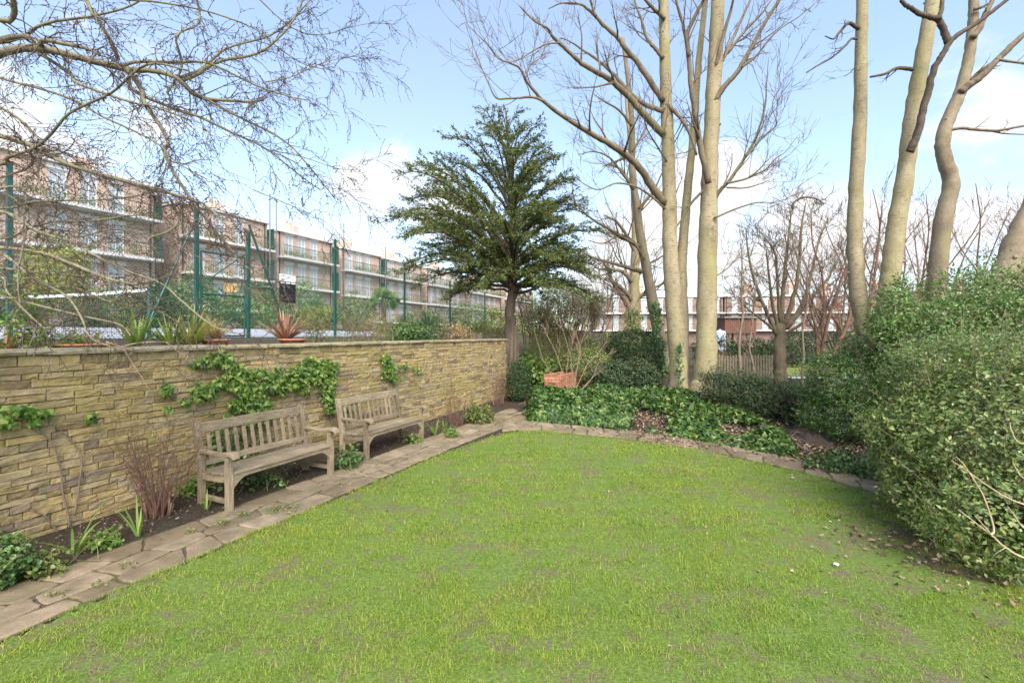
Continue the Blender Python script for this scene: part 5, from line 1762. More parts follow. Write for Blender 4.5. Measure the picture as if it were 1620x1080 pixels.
# bare pinkish branch at the right, in front of the hedge
R.seed(120)
t = thing('bare_branch_shrub', 'bare pinkish forked branches of a shrub in front of the hedge at the right edge', 'shrub', Vector((4.6, 2.55, 0)))
m = MB()
base = Vector((4.6, 2.55, 0))
j0 = at(1690, 905, 2.7)
limb(m, [base + Vector((0, 0, -.05)), base + Vector((-.1, .1, .35)), j0], .018, .014, 7, 4, .1)
for pts, r0, r1 in [([(1690, 905), (1620, 882), (1590, 865), (1568, 846), (1540, 824), (1516, 806)], .0075, .0025), ([(1568, 846), (1572, 835), (1558, 790), (1545, 765), (1525, 735), (1512, 722)], .0065, .002), ([(1700, 830), (1640, 805), (1600, 790), (1570, 773), (1530, 745), (1505, 728)], .006, .002), ([(1590, 866), (1575, 875), (1570, 882)], .003, .0015), ([(1700, 800), (1625, 760), (1610, 745), (1602, 730)], .004, .002), ([(1700, 870), (1625, 838), (1605, 815), (1594, 800)], .005, .002), ([(1566, 842), (1552, 826), (1542, 815)], .003, .0015), ([(1640, 700), (1612, 700), (1600, 680), (1598, 668)], .004, .002)]:
    limb(m, px_limb(pts, 2.7, 2.75), r0, r1, 6, 5, .15)
limb(m, [j0, at(1705, 850, 2.7), at(1702, 800, 2.7), at(1690, 730, 2.7), at(1640, 700, 2.7)], .011, .005, 6, 4, .1)
wb(m, 'stems', M['twig_pale'], t, True)

# ivy strips up the feet of the trees
def trunk_ivy(label, pts, Y, w, n, size, mat):
    t = thing('trunk_ivy', label, 'climber', at(pts[0][0], pts[0][1], Y))
    ch = catmull(px_limb(pts, Y, Y), 6)
    P, N = [], []
    for _ in range(n):
        p = ch[R.randrange(len(ch))]
        P.append(p + Vector((R.gauss(0, w), R.gauss(-.04, .04), R.gauss(0, .06)))); N.append((R.gauss(0, .5), -1, .4))
    m = MB()
    leaves(m, P, N, rng.uniform(size * .6, size * 1.2, n), T_IVY, np.array([0, 0, -1.0]), .6)
    wb(m, 'foliage', mat, t)
    ms_ = MB()
    ms_.tube(ch, .012, 5)
    wb(ms_, 'stems', M['twig_brown'], t, True)


R.seed(130)
trunk_ivy('narrow ivy strip climbing the foot of the twin stemmed tree', [(1076, 625), (1075, 590), (1074, 560), (1074, 547)], 12.15, .05, 150, .07, M['leaf_ivy'])
trunk_ivy('ivy climbing the left side of the leaning grey brown trunk', [(1050, 585), (1044, 560), (1036, 530), (1040, 500), (1034, 480)], 14.9, .1, 330, .09, M['leaf_ivy'])
trunk_ivy('ivy covering the foot of the farthest pale tree', [(1000, 540), (1000, 520), (1000, 500), (998, 490)], 23.5, .25, 420, .13, M['leaf_olive'])

# ------------------------------------------------------------------ brick planter
k = NT('orange_brick')
k.col(k.mix(1.0, k.ramp(k.island(), [(0, (.34, .135, .075)), (.5, (.44, .185, .105)), (1, (.5, .24, .145))]), k.ramp(k.noise(14, 5, .7), [(.3, .7), (.7, 1.15)]), 'MULTIPLY'))
k.bump(k.noise(30, 5), .5, .01)
M['brick_or'] = k.m
pl = thing('brick_planter', 'low orange brick planter with dark slots standing behind the ivy', 'planter', at(895, 618, 13.2))


def brick_wall(m, a, b, z0, z1, th, slots=()):
    d = (b - a); L = d.length; d.normalize(); nrm = Vector((d.y, -d.x, 0))
    nr = int((z1 - z0) / .075)
    for r_ in range(nr):
        s = -(r_ % 2) * .11
        while s < L:
            e = min(s + .215, L); s_ = max(s, 0)
            if e - s_ > .03 and not any(q[0] < (s_ + e) / 2 < q[1] and q[2] == r_ for q in slots):
                c = []
                o = R.gauss(0, .003)
                for z in (z0 + r_ * .075 + .004, z0 + r_ * .075 + .071):
                    for w in (-th / 2 + o, th / 2 + o):
                        for q in (s_ + .004, e - .004):
                            c.append(tuple(a + d * q + nrm * w + Vector((0, 0, z))))
                m.add(c, [(0, 2, 3, 1), (4, 5, 7, 6), (0, 1, 5, 4), (1, 3, 7, 5), (3, 2, 6, 7), (2, 0, 4, 6)])
            s = e
    return


Yp = 13.2
a_ = Vector(((862 - CX) / F * Yp, Yp, 0)); b_ = a_ + Vector((.42, -.1, 0)); c_ = a_ + Vector((1.25, 1.35, 0)); d_ = a_ + Vector((.95, 1.5, 0))
m = MB()
brick_wall(m, a_, b_, 0, .75, .1, ((.12, .34, 7), (.12, .34, 5)))
brick_wall(m, b_, c_, 0, .83, .1)
brick_wall(m, a_ + Vector((.02, .1, 0)), d_, 0, .83, .1)
brick_wall(m, d_ + Vector((.05, .02, 0)), c_ + Vector((-.05, .05, 0)), 0, .90, .1)
wb(m, 'brickwork', M['brick_or'], pl)
m = MB()
m.add([tuple(p + Vector((0, 0, .45))) for p in (a_ + Vector((.06, .1, 0)), b_ + Vector((0, .1, 0)), c_ + Vector((-.1, -.05, 0)), d_ + Vector((0, -.05, 0)))], [(0, 1, 2, 3)])
m.add([tuple(p + Vector((0, 0, .02))) for p in (a_ + Vector((.06, .1, 0)), b_ + Vector((0, .1, 0)), c_ + Vector((-.1, -.05, 0)), d_ + Vector((0, -.05, 0)))], [(3, 2, 1, 0)])
wb(m, 'soil_fill', M['soil'], pl)

# ------------------------------------------------------------------ tennis court and its fence
k = NT('court_tarmac')
k.col(k.ramp(k.noise(.6, 5, .6), [(.3, (.30, .30, .32)), (.7, (.40, .40, .42))]))
m = MB()
cu = np.linspace(-6, 21.5, 8)
cn = np.linspace(-10.9, -26, 8)
m.add([tuple(W(u, n, upper_z(n) + .012)) for u in cu for n in cn], [(i * 8 + j, (i + 1) * 8 + j, (i + 1) * 8 + j + 1, i * 8 + j + 1) for i in range(7) for j in range(7)])
tag(m.build('court', k.m), kind='structure')
m = MB()
def strip(m, u0, n0, u1, n1, w):
    a, b = W(u0, n0), W(u1, n1)
    d = (b - a).normalized(); s = Vector((d.y, -d.x, 0)) * w / 2
    K = 8
    V = []
    for i in range(K + 1):
        p = a.lerp(b, i / K)
        for q in (p - s, p + s):
            V.append((q.x, q.y, upper_z(un(q.x, q.y)[1]) + .017))
    m.add(V, [(2 * i, 2 * i + 1, 2 * i + 3, 2 * i + 2) for i in range(K)])
strip(m, -6, -12.6, 17.5, -12.6, .06); strip(m, 17.5, -12.6, 17.5, -23.6, .06); strip(m, -6, -23.6, 17.5, -23.6, .06); strip(m, 12, -13.9, 12, -22.2, .06)
tag(m.build('court_lines', plain('line_paint', (.8, .8, .8), .7, 0, .05)), kind='structure')

M['green_steel'] = plain('green_painted_steel', (.008, .065, .05), .45, 0, .2, 9, .5)
M['wire'] = plain('green_wire', (.06, .12, .10), .5, 0, .1)
M['white'] = plain('white_paint', (.7, .7, .68), .6, 0, .06)
M['black'] = plain('black_board', (.018, .018, .022), .5, 0, .2)
FN = -10.5
fence = thing('court_fence', 'tall dark green tennis court fence of steel posts and chain link mesh', 'fence', W(8, FN, upper_z(FN)))
posts = [(15, 258, .05), (311, 322, .055), (393, 366, .05), (530, 380, .045), (640, 418, .04), (712, 446, .04), (767, 456, .04)]
for px, ty, r_ in posts:
    u = u_at(px, FN)
    p = W(u, FN)
    zt = EYE - (ty - HY) / F * p.y
    r_ *= .66
    m = MB()
    m.loft([[tuple(W(u + a * r_, FN + b * r_, z)) for a, b in ((-1, -1), (1, -1), (1, 1), (-1, 1))] for z in (upper_z(FN) - .2, zt)])
    m.loft([[tuple(W(u + a * r_ * 1.1, FN + b * r_ * 1.1, z)) for a, b in ((-1, -1), (1, -1), (1, 1), (-1, 1))] for z in (zt - .02, zt + .02)])
    wb(m, 'post', M['green_steel'], fence)


def fpt(px, py, n):
    p = W(u_at(px, n), n)
    return Vector((p.x, p.y, EYE - (py - HY) / F * p.y))


for a, b, r_ in [((308, 350), (222, 540), .022), ((394, 356), (456, 528), .03), ((388, 402), (316, 452), .014), ((396, 455), (432, 456), .025), ((397, 480), (340, 528), .014)]:
    m = MB()
    m.tube([fpt(*a, FN + .02), fpt(*b, FN + .1)], r_, 8)
    wb(m, 'brace', M['green_steel'], fence)
# chain link between the posts
m = MB()
def chain(m, u0, u1, n, h, step=.07, r_=.0026):
    z0 = upper_z(n)
    kk = int((u1 - u0 + h) / step)
    for i in range(kk):
        for sgn in (1, -1):
            s = u0 - h + i * step if sgn > 0 else u0 + i * step
            # wire runs from (s, 0) to (s + sgn*h, h), clipped to u0..u1
            e = s + sgn * h
            t0 = max(0, (u0 - s) / (e - s) if sgn > 0 else (s - u1) / (s - e)); t1 = min(1, (u1 - s) / (e - s) if sgn > 0 else (s - u0) / (s - e))
            if t1 - t0 < .02: continue
            m.tube([W(s + (e - s) * t0, n, z0 + h * t0), W(s + (e - s) * t1, n, z0 + h * t1)], r_, 3)
chain(m, u_at(-60, FN), u_at(311, FN), FN, 2.6)
chain(m, u_at(393, FN), u_at(530, FN), FN, 2.5)
chain(m, u_at(530, FN), u_at(767, FN), FN, 2.4)
for z in (.05, 1.25, 2.4):
    m.tube([W(u_at(-60, FN), FN, upper_z(FN) + z), W(u_at(767, FN), FN, upper_z(FN) + z)], .003, 4)
wb(m, 'mesh_panel', M['wire'], fence)
# gate between the second and third posts
gate = thing('court_gate', 'green steel gate with mesh in the court fence under the small wooden notice', 'gate', W(u_at(350, FN), FN, upper_z(FN)))
ua, ub = u_at(318, FN), u_at(387, FN)
m = MB()
z0, z1 = upper_z(FN) + .06, upper_z(FN) + 1.95
for (p, q) in [((ua, z0), (ua, z1)), ((ub, z0), (ub, z1)), ((ua, z0), (ub, z0)), ((ua, z1), (ub, z1)), ((ua, (z0 + z1) / 2), (ub, (z0 + z1) / 2))]:
    m.tube([W(p[0], FN, p[1]), W(q[0], FN, q[1])], .022, 8)
wb(m, 'gate_frame', M['green_steel'], gate)
m = MB()
chain(m, ua, ub, FN - .004, 1.9)
wb(m, 'mesh_panel', M['wire'], gate)


def board(name, label, px0, px1, y0, y1, n, mat, cat, th=.03):
    a, b = fpt(px0, y0, n), fpt(px1, y1, n)
    u0, u1 = u_at(px0, n), u_at(px1, n)
    t = thing(name, label, cat, W((u0 + u1) / 2, n, a.z))
    m = MB()
    zt, zb = a.z, b.z
    wbox(m, u0, u1, n - th, n, zb, zt)
    wb(m, 'panel', mat, t, bevel=.004)
    return t, u0, u1, zt, zb


board('notice_board', 'small blank pale wooden notice fixed to the gate', 355, 376, 447, 463, FN + .05, plain('pale_ply', (.55, .36, .16), .7), 'sign')
t, u0, u1, zt, zb = board('score_board', 'white board above a black three panel board hung on the court fence', 443, 468, 433, 447, FN + .06, M['white'], 'sign')
pp = W((u0 + u1) / 2, FN)
for i in range(3):
    m = MB()
    uu0 = u0 + (u1 - u0) * (i / 3) + .004; uu1 = u0 + (u1 - u0) * ((i + 1) / 3) - .004
    wbox(m, uu0, uu1, FN + .028, FN + .06, zb - .56, zb - .004)
    o = wb(m, 'black_panel', M['black'], t)
    m = MB()
    wbox(m, uu0 + .012, uu1 - .012, FN + .0605, FN + .064, zb - .055, zb - .02)
    c = wb(m, 'header_strip', M['white'], t)
    c.parent = o
    c.matrix_parent_inverse = Matrix.Translation(-Vector(t.location)) if False else Matrix.Identity(4)

# tall thin poles beyond the court
for i, (px, top, Y, lb) in enumerate([(427, 308, 30, 'tall thin grey pole in front of the brick block, left of the pair'), (437, 318, 31, 'tall thin grey pole in front of the brick block, right of the pair'), (544, 355, 36, 'tall thin grey pole between the third and fourth brick blocks'), (610, 392, 41, 'tall thin grey pole beside the fourth brick block')]):
    b = at(px, 520, Y)
    t = thing('net_pole', lb, 'pole', b, 0, 'tall thin poles behind the tennis court')
    m = MB()
    m.tube([b, at(px, (520 + top) / 2, Y), at(px, top, Y)], [.05, .045, .035], 8)
    wb(m, 'shaft', plain('grey_steel', (.12, .11, .11), .6) if i == 0 else bpy.data.materials['grey_steel'], t, True)
    m = MB()
    m.tube([at(px, top, Y), at(px, top - 1.2, Y)], [.06, .03], 8)
    wb(m, 'cap', bpy.data.materials['grey_steel'], t)

# tennis net
t = thing('tennis_net', 'tennis net with white tape seen through the court fence', 'net', W(5.6, -11.4, upper_z(-11.4)))
A_, B_ = fpt(236, 458.5, -11.3), fpt(-60, 470, -17)
m = MB()
nd = (B_ - A_)
for i in range(11):
    pass
tp = [A_.lerp(B_, i / 10) + Vector((0, 0, -.06 * sin(pi * i / 10))) for i in range(11)]
m.loft([[p + Vector((0, -.012, -.03)), p + Vector((0, .012, -.03)), p + Vector((0, .012, .03)), p + Vector((0, -.012, .03))] for p in tp])
wb(m, 'tape', M['white'], t)
m = MB()
for i in range(90):
    p = A_.lerp(B_, i / 89) + Vector((0, 0, -.06 * sin(pi * i / 89) - .03))
    m.tube([p, Vector((p.x, p.y, p.z - .9))], .0025, 3)
for j in range(1, 14):
    m.tube([Vector((p.x, p.y, p.z - j * .068)) for p in tp], .0025, 3)
wb(m, 'netting', M['black'], t)
for p in (A_, B_):
    m = MB()
    m.tube([Vector((p.x, p.y, p.z - 1.1)), p + Vector((0, 0, .05))], .04, 10)
    wb(m, 'post', M['green_steel'], t, True)

# ------------------------------------------------------------------ plants and pots on the terrace behind the wall
TN = -6.85
TZ = upper_z(TN)
M['terra'] = plain('terracotta', (.42, .17, .09), .8, 0, .2)


def tpt(px, n=TN):
    return W(u_at(px, n), n, upper_z(n))


def pot(label, px, w, h, n=TN, group='terracotta pots behind the wall'):
    b = tpt(px, n)
    t = thing('flower_pot', label, 'pot', b, 0, group)
    m = MB()
    m.lathe([(w * .7, 0), (w * .72, .01), (w * .95, h * .75), (w * 1.08, h * .76), (w * 1.08, h), (w * .95, h), (w * .9, h * .8), (.01, h * .8)], b)
    wb(m, 'body', M['terra'], t, True)
    m = MB()
    m.lathe([(.01, h * .80), (w * .9, h * .84), (.005, h * .86)], b)
    wb(m, 'soil_fill', M['soil'], t)
    return b + Vector((0, 0, h * .8))


strap_plant('fan_palm', 'small light green fan palm plant on the terrace, left of the yellow spiky one', tpt(215), 34, .55, .02, M['leaf_blade'], 150, 1.0, .4)
strap_plant('fan_palm', 'dense green fan palm plant on the terrace beside the yellow spiky one', tpt(272), 56, .52, .016, M['leaf_blade'], 151, 1.5, .5)
strap_plant('spiky_plant', 'yellow striped spiky plant on the terrace above the wall', tpt(301), 60, .68, .015, M['leaf_yellow'], 152, 1.2, .5)
q = pot('wide terracotta pot holding a straw coloured grass plant, by the yellow spiky plant', 341, .19, .13)
strap_plant('grass_plant', 'straw coloured grassy plant in the terracotta pot by the gate', q, 80, .4, .008, M['leaf_straw'], 153, 1.2, .7)
q = pot('terracotta pot under the bronze spiky plant', 462, .22, .12)
strap_plant('spiky_plant', 'bronze red spiky plant in a pot on top of the wall near the black board', q - Vector((.12, 0, .03)), 80, .66, .016, M['leaf_bronze'], 154, 1.4, .5)
pot('terracotta saucer pot at the left end of the terrace', 130, .30, .09)
strap_plant('spiky_plant', 'small red leaved spiky plant at the left end of the terrace', tpt(8), 26, .36, .014, M['leaf_bronze'], 155, 1.0, .4)


def tshrub(name, label, px, w, h, n, size, mat, seed, nn=TN, tm=T_OVAL, stems=8, shell=.6, whisk=0):
    b = tpt(px, nn)
    return shrub(name, label, [(b.x, b.y, b.z + h * .5, w, w * .7, h * .55)], n, size, mat, b, tm, stems, M['twig_brown'], shell, .25, 5, seed, None, 'plant', .5, .8, whisk, None, .006)


tshrub('leafy_plant', 'upright leafy green plant by the first court post at the left', 28, .2, .75, 420, .055, M['leaf_bright'], 160)
tshrub('leafy_plant', 'loose green leafy plant on the terrace right of the first court post', 56, .18, .5, 300, .05, M['leaf_bright'], 161)
tshrub('leafy_plant', 'low bright green plant trailing over the terrace edge at left', 90, .4, .16, 420, .045, M['leaf_bright'], 162)
tshrub('leafy_plant', 'small yellow green herb on the terrace below the drooping twigs', 133, .25, .2, 300, .045, M['leaf_yellow'], 163)
tshrub('round_bush', 'low dark green leaf mound on the terrace edge beyond the green post', 640, .75, .42, 2600, .07, M['leaf_laurel'], 164, -7.4)
tshrub('round_bush', 'smooth dark rounded bush on the terrace, right of the leaf mound', 676, .62, .50, 3600, .05, M['leaf_dark'], 165, -7.6, T_LONG)
tshrub('grass_plant', 'low golden dried grasses on the terrace near the small picket edging', 722, .6, .42, 1500, .09, M['leaf_straw'], 166, -7.2, T_LONG)
tshrub('leafy_plant', 'yellow green flowering clump on the terrace right of the golden grasses', 752, .7, .55, 900, .09, M['leaf_yellow'], 167, -9.5)
tshrub('leafy_plant', 'low brown dried plants at the far end of the terrace', 785, .7, .35, 1200, .08, M['leaf_straw'], 168, -7.5, T_LONG)
for i, (px, w, h, mat, lb) in enumerate([(500, .2, .5, 'leaf_olive', 'wispy olive weeds on the terrace left of the tall green post'), (556, .25, .6, 'leaf_olive', 'tall wispy yellow green plant just past the tall green post'), (582, .3, .55, 'leaf_straw', 'wispy straw coloured stems on the terrace'), (606, .3, .62, 'leaf_yellow', 'yellowing bushy plant on the terrace before the leaf mound')]):
    tshrub('leafy_plant', lb, px, w, h, 330, .055, M[mat], 170 + i, -7.0, T_LONG, 14, .9, 30)

# picket edging at the far end of the terrace
t = thing('picket_edging', 'short weathered picket edging at the far end of the terrace', 'fence', tpt(757, -7.1))
for i in range(9):
    u = u_at(746, -7.1) + i * .085
    m = MB()
    wbox(m, u, u + .05, -7.12, -7.08, upper_z(-7.1) - .05, upper_z(-7.1) + .22 + R.uniform(-.03, .03))
    wb(m, 'picket', M['wood_z'], t)
m = MB()
wbox(m, u_at(746, -7.1) - .02, u_at(746, -7.1) + .75, -7.145, -7.123, upper_z(-7.1) + .08, upper_z(-7.1) + .12)
wb(m, 'rail', M['wood_x'], t)

# planting beyond the court
CNR = -27.5
def far_bush(name, label, px0, px1, y0, y1, n, depth, size, mat, seed, tm=T_OVAL, stems=5, cat='shrub', shell=.4, whisk=40):
    Yc = W(u_at((px0 + px1) / 2, depth), depth).y
    b = pxblob(px0, px1, y0, y1, Yc)
    b = (b[0], b[1], b[2], b[3], min(b[3], 1.6), b[5])
    return shrub(name, label, [b, (b[0] - b[3] * .4, b[1] - .2, b[2] - b[5] * .15, b[3] * .6, b[4] * .7, b[5] * .8), (b[0] + b[3] * .45, b[1] - .1, b[2] - b[5] * .2, b[3] * .6, b[4] * .7, b[5] * .75)], n, size, mat, (b[0], b[1], b[2] - b[5]), tm, stems, None, shell, .25, 1.3, seed, 'shrubs beyond the tennis court', cat, .3, .8, whisk)


far_bush('far_shrub', 'yellow green shrub beyond the court below the nearest brick block', 60, 130, 382, 470, 3500, -24, .14, M['leaf_yellow'], 180)
far_bush('far_shrub', 'dark green shrub beyond the court at the left edge', -40, 60, 420, 520, 3500, -27, .16, M['leaf_laurel'], 181)
far_bush('far_shrub', 'mid green shrub beyond the court behind the net', 110, 215, 455, 522, 3500, -27, .15, M['leaf_olive'], 182)
far_bush('far_shrub', 'dark green shrub beyond the court behind the diagonal brace', 205, 275, 448, 522, 3500, -27, .15, M['leaf_dark'], 183)
far_bush('far_shrub', 'tall green shrub beyond the court behind the gate', 255, 350, 432, 522, 5000, -27, .16, M['leaf_laurel'], 184)
far_bush('far_shrub', 'leafy green shrub beyond the court right of the gate', 345, 445, 452, 520, 5000, -27, .16, M['leaf_priv'], 185)
far_bush('far_shrub', 'rounded green shrub beyond the court behind the black board', 440, 510, 452, 520, 4500, -27, .17, M['leaf_priv'], 186)
far_bush('far_shrub', 'golden yellow green shrub beyond the court left of the tall green post', 478, 530, 482, 520, 2600, -25.5, .14, M['leaf_yellow'], 187)
far_bush('far_shrub', 'green shrub beyond the court right of the tall green post', 532, 592, 470, 520, 3600, -27, .18, M['leaf_olive'], 188)
far_bush('far_shrub', 'pale olive shrub beyond the court right of the palm', 630, 700, 492, 524, 2600, -27, .2, M['leaf_olive'], 189)
far_bush('far_shrub', 'olive scrub beyond the court seen under the evergreen', 690, 812, 478, 530, 6000, -24, .2, M['leaf_olive'], 190)
for px, y, h, mat, sd_, lb in [(520, 520, 2.0, 'leaf_laurel', 191, 'dark spiky yucca beyond the court left of the tall green post'), (678, 520, 2.0, 'leaf_laurel', 192, 'dark spiky yucca beyond the court between two fence posts'), (565, 521, 1.7, 'leaf_olive', 193, 'olive spiky yucca beyond the court right of the tall green post')]:
    Yc = W(u_at(px, -25), -25).y
    strap_plant('yucca', lb, at(px, y, Yc), 70, h, .05, M[mat], sd_, 1.3, .35, 'plant', 'spiky yuccas beyond the court')
# palm
Yc = W(u_at(608, -25.5), -25.5).y
t = thing('palm_tree', 'small palm tree beyond the court in front of the fourth brick block', 'tree', at(608, 522, Yc))
m = MB()
limb(m, px_limb([(608, 524), (607, 500), (608, 482)], Yc, Yc), .16, .14, 9, 5, .1)
wb(m, 'trunk', M['bark_dark'], t, True)
m = MB()
R.seed(200)
c = at(608, 478, Yc)
for i in range(34):
    d = rvec(); d.z = abs(d.z) * 1.0 - .15; d.normalize()
    e = c + d * R.uniform(.5, .9)
    m.tube([c, e], .012, 3)
    nrm = d.cross(rvec()).normalized()
    for j in range(13):
        a = (j - 6) / 6 * 1.25
        s = d.cross(nrm).normalized()
        v = (d * cos(a) + s * sin(a)).normalized()
        tip = e + v * .75 + Vector((0, 0, -.22))
        w_ = nrm.cross(v).normalized() * .028
        md = e + v * .4
        m.add([tuple(e), tuple(md - w_), tuple(tip), tuple(md + w_)], [(0, 1, 2), (0, 2, 3)])
wb(m, 'fronds', M['leaf_priv'], t)

# ------------------------------------------------------------------ brick housing blocks
def brick_mat(key, name, c1, c2, c3):
    k = NT(name)
    sx = k.n.new('ShaderNodeSeparateXYZ'); k.l.new(k.c.outputs['Object'], sx.inputs[0])
    cb = k.n.new('ShaderNodeCombineXYZ'); k.l.new(k.math('ADD', sx.outputs[0], sx.outputs[1]), cb.inputs[0]); k.l.new(sx.outputs[2], cb.inputs[1])
    bt = k.n.new('ShaderNodeTexBrick')
    bt.inputs['Scale'].default_value = 1
    bt.inputs['Brick Width'].default_value = .225; bt.inputs['Row Height'].default_value = .075; bt.inputs['Mortar Size'].default_value = .008
    bt.inputs['Color1'].default_value = (*c1, 1); bt.inputs['Color2'].default_value = (*c2, 1); bt.inputs['Mortar'].default_value = (*c3, 1)
    k.l.new(cb.outputs[0], bt.inputs['Vector'])
    k.col(k.mix(1.0, bt.outputs['Color'], k.ramp(k.noise(.7, 5, .65), [(.3, .72), (.7, 1.2)]), 'MULTIPLY'))
    M[key] = k.m


brick_mat('brick', 'red_brick', (.57, .39, .295), (.45, .29, .215), (.54, .46, .39))
brick_mat('brick_shaded', 'shaded_brick', (.30, .18, .135), (.23, .135, .10), (.30, .25, .21))  # darker copy of the brick: shade on the far houses put into the colour
k = NT('window_glass')
k.col(k.ramp(k.noise(.55, 3), [(.35, (.25, .28, .31)), (.6, (.55, .57, .58))]))
k.b.inputs['Roughness'].default_value = .12
k.b.inputs['Specular IOR Level'].default_value = .6
M['pane'] = k.m
M['roof'] = plain('roof_felt', (.26, .25, .25), .9)
M['rail'] = plain('dark_railing', (.05, .045, .045), .5)
M['concrete'] = plain('painted_concrete', (.58, .56, .53), .8, 0, .08, 2)

win_mesh = {}


def block(name, label, loc, rz, width, depth, z0, floors, ztop, cols, group, seed=0, planted=True, brick='brick'):
    """terrace block: facade at y = 0 in its own frame (x along it), storeys with slab balconies"""
    R.seed(seed + 900)
    t = thing(name, label, 'building', loc, rz, group)
    ww, wh = .86, 1.95
    xs = sorted(set([0, width] + [v for c in cols for v in (c - ww / 2, c + ww / 2)]))
    zs = sorted(set([z0, ztop] + [v for f in floors for v in (f + .12, f + .12 + wh)]))
    holes = set()
    m = MB()
    for i in range(len(xs) - 1):
        for j in range(len(zs) - 1):
            xc, zc = (xs[i] + xs[i + 1]) / 2, (zs[j] + zs[j + 1]) / 2
            hole = any(abs(xc - c) < ww / 2 for c in cols) and any(f + .12 < zc < f + .12 + wh for f in floors)
            x0, x1, a, b = xs[i], xs[i + 1], zs[j], zs[j + 1]
            if not hole:
                m.add([(x0, 0, a), (x1, 0, a), (x1, 0, b), (x0, 0, b)], [(0, 1, 2, 3)])
            else:
                r_ = .16
                m.add([(x0, 0, a), (x1, 0, a), (x1, 0, b), (x0, 0, b), (x0, r_, a), (x1, r_, a), (x1, r_, b), (x0, r_, b)], [(0, 4, 5, 1), (1, 5, 6, 2), (2, 6, 7, 3), (3, 7, 4, 0), (4, 7, 6, 5)])
    m.add([(0, 0, z0), (0, depth, z0), (0, depth, ztop), (0, 0, ztop)], [(0, 3, 2, 1)])
    m.add([(width, 0, z0), (width, depth, z0), (width, depth, ztop), (width, 0, ztop)], [(0, 1, 2, 3)])
    m.add([(0, depth, z0), (width, depth, z0), (width, depth, ztop), (0, depth, ztop)], [(0, 3, 2, 1)])
    m.build('wall', M[brick], t)
    m = MB()
    m.box(-.12, -.3, ztop + .003, width + .12, depth + .1, ztop + .22)
    m.build('roof', M['concrete'], t)
    for x in (.22, width - .3):
        m = MB()
        m.tube([(x, -.07, z0), (x, -.07, ztop - .02)], .05, 6)
        m.build('downpipe', M['rail'], t)
    first = None
    for f in floors:
        for c in cols:
            if first is None:
                m = MB()
                for (a, b, cc, d) in [(-ww / 2, -ww / 2 + .07, 0, wh), (ww / 2 - .07, ww / 2, 0, wh), (-ww / 2 + .07, ww / 2 - .07, 0, .08), (-ww / 2 + .07, ww / 2 - .07, wh - .08, wh), (-.025, .025, .08, wh - .08), (-ww / 2 + .07, -.027, wh * .62, wh * .62 + .05), (.027, ww / 2 - .07, wh * .62, wh * .62 + .05)]:
                    m.box(a, .05, cc, b, .12, d)
                m.box(-ww / 2 - .10, -.04, wh + .004, ww / 2 + .10, .03, wh + .27)     # pale panel over the opening
                wf = m.build('window', M['white'], t)
                m = MB()
                m.box(-ww / 2 + .07, .085, .08, ww / 2 - .07, .105, wh - .08)
                wp_ = m.build('pane', M['pane'], wf)
                first = wf
                wf.location = (c, 0, f + .12)
            else:
                wf = first.copy(); COL.objects.link(wf); wf.parent = t; wf.location = (c, 0, f + .12)
                p_ = wp_.copy(); COL.objects.link(p_); p_.parent = wf
    for f in floors:
        m = MB()
        m.box(-.05, -1.0, f - .17, width + .05, -.14, f + .02)
        m.box(.3, -.14, f - .17, width - .4, -.003, f + .02)
        b_ = m.build('balcony', M['concrete'], t)
        m = MB()
        m.tube([(0, -.95, f + .95), (width, -.95, f + .95)], .025, 6)
        x = 0
        while x <= width:
            m.tube([(x, -.95, f + .02), (x, -.95, f + .95)], .009, 4)
            x += .14
        m.build('railing', M['rail'], b_)
        if planted:
            m = MB()
            P = []
            for _ in range(int(width * 3)):
                cx, h = R.uniform(.1, width - .1), R.uniform(.15, .5)
                for q in range(45):
                    P.append((cx + R.gauss(0, .25), -.9 + R.gauss(0, .10), f + .15 + abs(R.gauss(0, h))))
            leaves(m, P, rng.normal(size=(len(P), 3)), rng.uniform(.07, .15, len(P)), T_OVAL)
            m.build('planting', M['leaf_olive'] if R.random() < .6 else M['leaf_priv'], b_)
    return t


